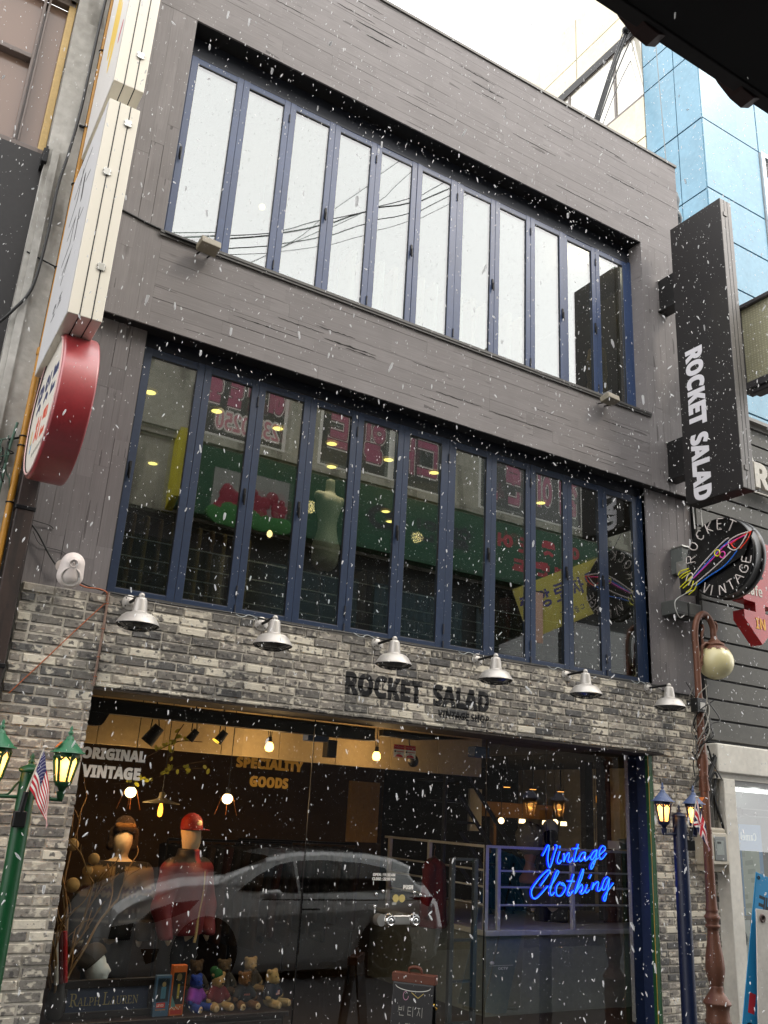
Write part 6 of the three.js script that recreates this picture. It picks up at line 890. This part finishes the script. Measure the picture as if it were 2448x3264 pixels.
{ // cream and blue glass tower behind
  const b = thing('glass_tower', 'tall building with a cream tiled side and light blue glass panels behind the shop', 'building');
  const xs = 11.0, zf = -1.32, zc = -2.62, yT = 22.0;
  const mCream = tex(M(0xdbd1b8, 0.7), T_grain, 0.35), mGl = tex(PM(0x7199ae, 0.25, { ior: 1.4 }), T_grain, 0.25), mJ = M(0x39454c, 0.6);
  mesh('core', [bx(xs + 0.03, 20, 0, yT, zc, zf - 0.03), bx(xs + 0.03, 20, 0, 19.7, -14, zc)], mJ, b);
  const ys = [19.7 + 0, 18.5, 0]; // cream cladding, in panels
  const yRows = [0, 5.5, 8, 10.5, 12.9, 14.9, 15.9, 17.8, 18.44, 19.68];
  const zCols = [zc, -4.5, -6.9, -9.5, -14];
  for (let i = 0; i < zCols.length - 1; i++) for (let j = 0; j < yRows.length - 1; j++) { if (yRows[j] === 15.9 && i < 2) continue; mesh('cream_panel', [rbx(xs - 0.01 + rr(-0.002, 0.002), xs + 0.03, yRows[j] + 0.012, yRows[j + 1] - 0.012, zCols[i + 1] + 0.012, zCols[i] - 0.012, 0.006)], mCream, b); }
  // recessed window band on the side
  const wn = mesh('window', [bx(xs - 0.005, xs + 0.03, 17.60, 17.79, -5.9, zc - 0.01), bx(xs - 0.005, xs + 0.03, 15.89, 15.95, -5.9, zc - 0.01), bx(xs - 0.002, xs + 0.03, 15.9, 17.7, -3.42, -3.36), bx(xs - 0.002, xs + 0.03, 15.9, 17.7, -4.8, -4.74), bx(xs - 0.002, xs + 0.03, 15.9, 17.7, -6.9, -5.9)], M(0x5e5650, 0.5), b);
  mesh('window_lintel', [bx(xs - 0.03, xs + 0.03, 17.62, 17.83, -6.1, zc - 0.01)], mDark, b);
  for (const [a, c] of [[-3.36, zc - 0.03], [-4.74, -3.42], [-5.9, -4.8]]) mesh('pane', [bx(xs + 0.022, xs + 0.032, 15.95, 17.6, Math.min(a, c), Math.max(a, c))], PM(0xb9b5a8, 0.08, { ior: 1.9, clearcoat: 1 }), wn);
  const gy = [7.4, 8.25, 9.0, 9.9, 10.69, 11.55, 12.79, 14.35, 15.94, 16.6, 17.5, 19.2, 20.6, 22.0];
  const zs = [zf, -1.87, zc];
  for (let j = 0; j < gy.length - 1; j++) { for (let i = 0; i < 2; i++) mesh('glass_panel', [rbx(xs - 0.006 + rr(-0.002, 0.002), xs + 0.03, gy[j] + 0.014, gy[j + 1] - 0.014, zs[i + 1] + (i ? 0.014 : 0.008), zs[i] - (i ? 0.008 : 0.014), 0.004)], mGl, b); }
  const xc = [xs, 12.58, 14.2, 16, 18, 20], gyF = [7.4, 8.6, 9.4, 10.2, 10.95, 11.9, 12.82, 14.36, 15.94, 17.5, 19.2, 20.6, 22.0];
  for (let j = 0; j < gyF.length - 1; j++) for (let i = 0; i < 5; i++) { if (i === 1 && j < 7) continue; mesh('glass_panel', [rbx(xc[i] + 0.014, xc[i + 1] - 0.014, gyF[j] + 0.014, gyF[j + 1] - 0.014, zf - 0.03, zf + 0.005 + rr(-0.002, 0.002), 0.004)], mGl, b); }
  const w2 = mesh('window', [bx(12.60, 14.2, 14.27, 14.36, zf - 0.03, zf + 0.05), bx(12.60, 12.69, 7.4, 14.27, zf - 0.03, zf + 0.05), bx(14.1, 14.2, 7.4, 14.27, zf - 0.03, zf + 0.05)], M(0xc9d0d4, 0.4, { metalness: 0.5 }), b, 'silver framed window');
  mesh('pane', [bx(12.69, 14.1, 7.4, 13.9, zf - 0.03, zf - 0.01)], mGl, w2); mesh('blind', [bx(12.69, 14.1, 13.9, 14.27, zf - 0.028, zf + 0.0)], mDark, w2);
  const v = thing('vent_stub', 'dark weathered vent pipe rising behind the top of the tall dark sign', 'vent pipe', [8.76, 8.9, -0.3]);
  mesh('pipe_body', [cyl(0.095, 0.085, 1.5, 0, 0.95, 0, 18)], tex(M(0x27383c, 0.6), T_grain, 2), v); mesh('cowl', [sdf([[[0, 1.72, 0], [0, 1.9, 0], 0.13, 0.15], [[0.03, 1.6, 0.03], [0.03, 1.6, 0], 0.13], [[-0.05, 1.98, 0], [0.05, 2.0, 0], 0.11]], 32, 0.03, (p, d) => d + 0.015 * (vn(p[0] * 20, p[1] * 20, 5) - 0.5))], tex(M(0x22333a, 0.5), T_grain, 2), v); mesh('rod', [rod([-0.1, 0.3, 0.1], [-0.1, 2.0, 0.1], 0.012)], mIron, v);
}
{ // overhead cables
  const c = thing('overhead_cables', 'bundle of black overhead cables running up from behind the shop roof', 'cables', [0, 0, 0]);
  const A = [9.99, 14.96, -3.0], B = [11.7, 20.4, -3.0];
  [[0, 0, 0.022], [0.05, 0.03, 0.022], [0.09, 0.3, 0.014], [-0.03, -0.06, 0.012], [0.2, 0.7, 0.008]].forEach(([d, e, r]) => mesh('cable_run', [tube([[8.3 + d, 9.6, -3.0], [A[0] + d, A[1], A[2]], [10.85 + d + e * 0.35, 17.7, -2.9], [B[0] + d + e, B[1], B[2] + 0.5]], r, 40, 6)], mBlack, c));
  mesh('insulator', [ball(0.09, 10.86, 17.75, -2.88, 1, 0.8, 1)], mIron, c);
  const d = thing('drop_wire', 'thin grey wire hanging down in front of the blue glass', 'wire', [0, 0, 0]);
  mesh('cable_run', [tube([[9.05, 17, -0.6], [8.9, 14.8, -0.5], [8.78, 12.5, -0.35], [8.68, 10.9, -0.22]], 0.008, 40, 5)], M(0x6a7478, 0.6), d);
  const e = thing('street_cables', 'black cables strung along the street, mirrored in the upper windows', 'cables', [0, 0, 0]);
  const run = (p, r) => { const q = p.map(([x, y]) => [x, y, 6.0]); const a = q[0], b2 = q[1], y = q[q.length - 1], z = q[q.length - 2]; q.unshift([a[0] - (b2[0] - a[0]) * 3, a[1] - (b2[1] - a[1]) * 2, 6]); q.push([y[0] + (y[0] - z[0]) * 6, y[1] + (y[1] - z[1]) * 6, 6]); mesh('cable_run', [tube(q, r, 60, 6)], mBlack, e); };
  run([[4.656, 12.157], [6.89, 13.72], [7.93, 14.35], [8.93, 15.25]], 0.015); run([[4.653, 12.21], [5.88, 13.03], [7.93, 14.47], [8.76, 15.32]], 0.009); run([[5.14, 12.07], [6.16, 13.43], [6.92, 14.39]], 0.007); run([[7.13, 13.98], [7.95, 15.16]], 0.007); run([[4.89, 12.05], [6.91, 13.43], [7.95, 14.1], [8.93, 15.05]], 0.010); run([[4.7, 11.8], [6.9, 13.15], [7.95, 13.9], [8.9, 14.8]], 0.006);
}
// ---------------------------------------------------------------- across the street: seen only mirrored in the glass
{
  const b = thing('opposite_building', 'four storey building across the street with a green shop sign, seen mirrored in the windows', 'building');
  const z = 8.4, mW = tex(M(0xe6e4d6, 0.8), T_conc, 0.3), mGls = PM(0x2c302c, 0.1, { clearcoat: 1, clearcoatRoughness: 0.05 });
  mesh('wall', [bx(-7, 18, 7.25, 12.85, z + 0.05, z + 7), bx(8.2, 9.2, 12.85, 13.15, z + 0.05, z + 3), bx(11.8, 18, 12.85, 13.3, z + 0.05, z + 3)], mW, b);
  mesh('lower_wall', [bx(-7, 18, 4.6, 7.25, z + 0.08, z + 7), bx(-7, 18, -0.1, 4.6, z + 0.6, z + 7)], tex(M(0x222120, 0.7), T_grain, 0.4), b); mesh('shop_window', [0, 1, 2, 3, 4, 5, 6, 7].map((i) => bx(-5 + i * 2.8, -2.6 + i * 2.8, 4.9, 6.7, z + 0.03, z + 0.075)), mGls, b);
  mesh('shutter', [bx(-6, 17.5, 0, 4.4, z + 0.5, z + 0.59)], tex(M(0x2c2a28, 0.7), T_grain, 0.4), b);
  mesh('cornice', [bx(-7, 18, 8.86, 9.02, z - 0.12, z + 0.05), bx(-7, 18, 8.72, 8.86, z - 0.04, z + 0.05)], mW, b);
  mesh('pier', [bx(2.2, 4.75, 9.02, 12.8, z - 0.02, z + 0.05), bx(6.75, 7.5, 9.02, 12.8, z - 0.02, z + 0.05), bx(10.9, 11.75, 9.02, 12.8, z - 0.02, z + 0.05), bx(14.9, 16.4, 9.02, 12.8, z - 0.02, z + 0.05)], mW, b);
  const pinkPane = (x0, x1, s, num) => { // letters face the street, so they read backwards in the mirror
    const T = canvasTex(512, 256, (g, w, h) => { g.fillStyle = '#3f403c'; g.fillRect(0, 0, w, h); g.lineJoin = 'round'; const n = s.length, cw = w / n; for (const [c, lw] of [['#c9c4ba', 50], ['#5a3b40', 38], ['#9a5468', 30]]) { g.strokeStyle = c; g.lineWidth = lw; for (let i = 0; i < n; i++) hangul(g, s[i], cw * i + cw * 0.18, num ? 30 : 40, cw * 0.64, num ? 90 : 160); } if (num) { g.font = 'bold 96px sans-serif'; g.lineWidth = 16; g.strokeStyle = '#c9c4ba'; g.strokeText(num, 20, 228); g.fillStyle = '#b5727c'; g.fillText(num, 20, 228); } });
    const f = mesh('window', [bx(x0, x1, 9.08, 9.12, z - 0.02, z + 0.04), bx(x0, x1, 10.55, 10.6, z - 0.02, z + 0.04), bx(x0, x0 + 0.07, 9.12, 10.55, z - 0.02, z + 0.04), bx(x1 - 0.07, x1, 9.12, 10.55, z - 0.02, z + 0.04)], mWhitePaint, b);
    mesh('pane', [new THREE.PlaneGeometry(x1 - x0 - 0.14, 1.43).rotateY(Math.PI).translate((x0 + x1) / 2, 9.835, z + 0.0)], new THREE.MeshPhysicalMaterial({ map: T, roughness: 0.25 }), f);
  };
  pinkPane(4.8, 6.75, '의교도로', '233-0250'); pinkPane(7.5, 9.2, '월드'); pinkPane(9.2, 10.9, '대'); pinkPane(11.75, 13.3, '문교'); pinkPane(13.3, 14.9, '점의');
  mesh('window_row', [0, 1, 2, 3, 4, 5].map((i) => bx(4.9 + i * 1.7, 6.3 + i * 1.7, 11.0, 12.3, z - 0.01, z + 0.045)), mGls, b);
  const g = thing('green_sign', 'long green shop sign with a yellow end on the building across the street', 'sign', [0, 0, 0]);
  mesh('board', [bx(4.32, 15.6, 7.3, 8.7, z - 0.32, z)], tex(M(0x0d4a28, 0.55), T_grain, 0.4), g); mesh('yellow_end', [prism([[7.15, 0], [8.5, 0], [8.72, 0.32], [7.35, 0.32]].map(([y, d]) => [-d, y]), 0.14).rotateY(-Math.PI / 2).translate(4.32, 0, z - 0.33)], M(0xb5a81e, 0.6), g);
  const TG = canvasTex(1024, 256, (c, w, h) => { c.fillStyle = '#1b4a2e'; c.fillRect(0, 0, w, h); c.lineWidth = 17; c.strokeStyle = '#a8333c'; hangulLine(c, '아웃도어', 60, 40, 66, 66, 1.5); hangulLine(c, '브랜드', 100, 150, 60, 60, 1.6); c.strokeStyle = '#24262a'; hangulLine(c, '할인점', 560, 70, 90, 90, 1.6); c.lineWidth = 26; c.beginPath(); c.arc(950, 120, 40, 0, 7); c.stroke(); });
  mesh('lettering', [new THREE.PlaneGeometry(6.4, 1.3).rotateY(Math.PI).translate(11.6, 8.0, z - 0.325)], new THREE.MeshStandardMaterial({ map: TG, roughness: 0.6 }), g);
  mesh('picture_panel', [bx(5.2, 6.8, 7.38, 8.3, z - 0.34, z - 0.322)], tex(M(0x8d8d86, 0.7), T_grain, 1), g); mesh('picture_flowers', Array.from({ length: 40 }, () => ball(rr(0.06, 0.15), rr(5.3, 6.7), rr(7.45, 7.95), z - 0.345, 1, 1, 0.15, 8)), tex(M(0x8d2a3a, 0.8), T_grain, 4), g); mesh('picture_leaves', Array.from({ length: 24 }, () => ball(rr(0.08, 0.18), rr(5.3, 6.7), rr(7.3, 7.5), z - 0.35, 1.5, 1, 0.12, 8)), M(0x2f6b30, 0.8), g);
  const y = thing('street_banner', 'yellow banner with purple lettering slung across the street, mirrored in the lower windows', 'banner', [14.05, 7.2, 7.75]); y.rotation.z = 0.45;
  const TB = canvasTex(1024, 512, (c, w, h) => { c.fillStyle = '#b5a74a'; c.fillRect(0, 0, w, h); c.strokeStyle = '#3b3470'; c.lineWidth = 22; c.save(); c.translate(w, 0); c.scale(-1, 1); hangulLine(c, '중앙로차량', 30, 110, 120, 170, 1.3); hangulLine(c, '진', 850, 100, 130, 180); c.lineWidth = 7; hangulLine(c, '광주동구', 330, 380, 44, 60, 1.3); hangulLine(c, '대전중구', 690, 370, 44, 60, 1.3); c.restore(); });
  mesh('cloth', [new THREE.PlaneGeometry(3.3, 1.2, 1, 1).rotateY(Math.PI)], new THREE.MeshStandardMaterial({ map: TB, roughness: 0.7, side: THREE.DoubleSide }), y); mesh('pole', [rod([-1.65, -0.6, 0], [-1.65, 0.6, 0], 0.02), rod([1.65, -0.6, 0], [1.65, 0.6, 0], 0.02), rod([-1.65, 0.6, 0], [-6, -1.9, 0.4], 0.008), rod([1.65, 0.6, 0], [5, 2.4, 0.4], 0.008)], mIron, y);
  const p = thing('pink_pennant', 'narrow pale pink pennant beside the yellow street banner', 'banner', [12.95, 6.45, 7.7]); mesh('cloth', [bx(-0.14, 0.14, -0.58, 0.58, -0.01, 0.01)], M(0xc9a08a, 0.7), p); mesh('rod', [rod([-0.2, 0.6, 0], [0.2, 0.6, 0], 0.015)], mIron, p);
}
{ // tiled awning over the camera
  const a = thing('tiled_eave', 'dark underside of a tiled eave in the upper right corner', 'eave');
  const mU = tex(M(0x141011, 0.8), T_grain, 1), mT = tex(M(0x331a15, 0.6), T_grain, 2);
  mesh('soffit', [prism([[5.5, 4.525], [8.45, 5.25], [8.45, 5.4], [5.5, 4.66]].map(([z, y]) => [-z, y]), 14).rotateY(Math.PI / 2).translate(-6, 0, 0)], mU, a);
  mesh('gutter_board', [rbx(-6, 8, 4.52, 4.68, 5.47, 5.52, 0.006)], tex(M(0x1c1516, 0.7), T_grain, 1), a);
  for (let k = -10; k < 14; k++) { const x0 = 1.66 + k * 0.475; // wavy tile ends: only their troughs show under the board
    const lobe = [[-0.16, 0.12], [-0.09, 0.06], [-0.03, 0.0], [0.02, -0.05], [0.08, -0.085], [0.135, -0.095], [0.175, -0.075], [0.2, -0.03], [0.23, 0.03], [0.27, 0.09], [0.3, 0.12]];
    mesh('roof_tile', [prism([...lobe, [0.3, 0.16], [-0.16, 0.16]], 0.05, 0.004).translate(x0, 4.602, 5.45)], mT, a); }
  mesh('support_post', [rbx(-1.2, -1.05, 0, 5.0, 7.9, 8.05, 0.01)], mDark, a);
}
{ // silver hatchback parked below the frame, mirrored in the shop glass
  const c = thing('parked_car', 'silver hatchback parked in front of the shop, seen mirrored in the ground floor glass', 'car', [3.435, -0.2, 4.5]); c.scale.setScalar(1.108);
  const mP = PM(0xdcdedd, 0.3, { metalness: 0.35, clearcoat: 1, clearcoatRoughness: 0.04 }), mG = PM(0x08090a, 0.04, { clearcoat: 1 }), mPl = M(0x101011, 0.6);
  const lean = (g) => { const p = g.attributes.position; for (let i = 0; i < p.count; i++) { const y = p.getY(i), z = p.getZ(i), k = Math.max(0, y - 0.78) * 0.55 + Math.max(0, 0.5 - y) * 0.12; p.setZ(i, z < 0.9 ? z + k : z - k); } g.computeVertexNormals(); return g; };
  const side = [[0.02, 0.5], [0.03, 0.66], [0.1, 0.78], [0.24, 0.86], [0.55, 1.0], [0.9, 1.07], [1.25, 1.09], [1.55, 1.1], [4.45, 1.02], [4.56, 0.86], [4.6, 0.6], [4.55, 0.3], [4.35, 0.22], [0.4, 0.17], [0.16, 0.22], [0.05, 0.36]];
  mesh('body', [lean(prism(side, 1.5, 0.13).translate(0, 0.0, 0.15))], mP, c);
  const cab = [[1.2, 1.05], [1.62, 1.2], [2.05, 1.36], [2.45, 1.44], [2.9, 1.462], [3.6, 1.45], [4.05, 1.40], [4.26, 1.33], [4.2, 1.24], [4.42, 1.0]];
  mesh('cabin', [lean(prism(cab, 1.62, 0.06).translate(0, 0, 0.08))], mP, c);
  mesh('side_window', [prism([[1.62, 1.03], [1.9, 1.2], [2.2, 1.33], [2.44, 1.38], [2.45, 1.01]], 0.03).translate(0, 0, 0.006), prism([[2.5, 1.01], [2.49, 1.385], [2.9, 1.405], [3.5, 1.38], [3.85, 1.33], [3.93, 1.26], [3.9, 1.06]], 0.03).translate(0, 0, 0.006)].map(lean), mG, c);
  mesh('windscreen', [prism([[1.2, 1.085], [1.62, 1.225], [2.05, 1.385], [2.1, 1.37], [1.64, 1.19], [1.26, 1.07]], 1.16).translate(-0.03, 0.06, 0.32)], mG, c);
  const hl = mesh('headlight', [xf(prism([[0.37, 0.70], [0.5, 0.81], [0.75, 0.89], [1.05, 0.925], [0.95, 0.82], [0.75, 0.75], [0.5, 0.685]], 0.03, 0.01), 0, 0, 0.005)], PM(0x2a0f12, 0.05, { clearcoat: 1 }), c); mesh('lamp_lens', [rbx(0.55, 0.72, 0.78, 0.8, 0.0, 0.012, 0.004), rbx(0.72, 0.92, 0.83, 0.85, 0.0, 0.012, 0.004)], M(0xcfd2d4, 0.2), hl);
  mesh('tail_light', [prism([[4.1, 0.98], [4.5, 0.985], [4.42, 0.86]], 0.04).translate(0, 0, 0.005)], M(0x7a0c16, 0.2), c);
  mesh('grille', [prism([[0.03, 0.5], [0.05, 0.64], [0.3, 0.68], [0.28, 0.5]], 0.04).translate(-0.01, 0, 0.0)], mPl, c); mesh('fog_lamp', [prism([[0.42, 0.4], [0.64, 0.4], [0.6, 0.27], [0.5, 0.24]], 0.02).translate(0, 0, 0.008)], mPl, c);
  mesh('door_line', [bx(2.455, 2.465, 0.3, 1.02, 0.012, 0.022), bx(2.46, 2.72, 0.815, 0.835, 0.0, 0.02), bx(1.9, 4.2, 0.93, 0.945, 0.012, 0.02)], mPl, c);
  mesh('wing_mirror', [sdf([[[1.88, 1.0, -0.06], [2.06, 1.01, -0.06], 0.05, 0.058], [[2.05, 0.99, -0.03], [2.1, 0.98, 0.08], 0.03]], 28, 0.03)], mP, c);
  for (const [x, zz] of [[1.2, 0.1], [3.75, 0.1], [1.2, 1.62], [3.75, 1.62]]) { const w = mesh('wheel', [xf(new THREE.TorusGeometry(0.25, 0.085, 12, 32), x, 0.31, zz - 0.03), cyl(0.42, 0.42, 0.02, x, 0.33, zz < 1 ? 0.012 : 1.79, 32, Math.PI / 2)], mPl, c); mesh('rim', [0, 1, 2, 3, 4].map((i) => box(0.045, 0.2, 0.03, 0, 0.11, 0).rotateZ(i * 1.257).translate(x, 0.31, zz - 0.06)), mSteel, w); }
}
// ---------------------------------------------------------------- falling snow
{
  const P = [], tri = (a, b, c) => P.push(...a, ...b, ...c); // a ragged clump of flakes, longer than wide
  const g0 = new THREE.IcosahedronGeometry(1, 0).toNonIndexed(), gp = g0.attributes.position;
  for (let i = 0; i < gp.count; i++) { const x = gp.getX(i), y = gp.getY(i), z = gp.getZ(i), k = 0.65 + 0.7 * hash(Math.round(x * 99), Math.round(y * 99), Math.round(z * 99)); gp.setXYZ(i, x * k * 0.3, y * k * 1.15, z * k * 0.3); }
  g0.computeVertexNormals();
  const N = 70000, im = new THREE.InstancedMesh(g0, new THREE.MeshPhysicalMaterial({ color: 0xffffff, roughness: 1, transmission: 0.5, thickness: 0, transparent: true, opacity: 0.54 }), N);
  const m4 = new THREE.Matrix4(), q = new THREE.Quaternion(), e = new THREE.Euler(), s = rng32(77);
  let n = 0;
  for (let i = 0; i < N * 4 && n < N; i++) {
    const p = [-1.5 + 13 * s(), -0.1 + 13 * s(), 0.35 + 6.2 * s()];
    if (Math.hypot(p[0], p[1] - 2.05, p[2] - 7) < 1.7 || (p[2] > 5.2 && p[1] > 4.3 && p[1] < 6)) continue;
    const size = 0.0022 + 0.0085 * s() ** 3.4;
    e.set((s() - 0.5) * 0.9, s() * 6.28, 0.38 + (s() - 0.5) * 0.75); q.setFromEuler(e);
    m4.compose(v3(p), q, new THREE.Vector3(size, size * (0.8 + 0.5 * s()), size)); im.setMatrixAt(n++, m4);
  }
  im.count = n; im.name = 'falling_snow'; scene.add(im);
  tag(im, 'white snowflakes falling all through the air in front of the shop', 'snow', undefined, 'stuff');
}
scene.traverse((o) => { if (o.isMesh) { o.castShadow = true; o.receiveShadow = true; } });
renderer.render(scene, camera);
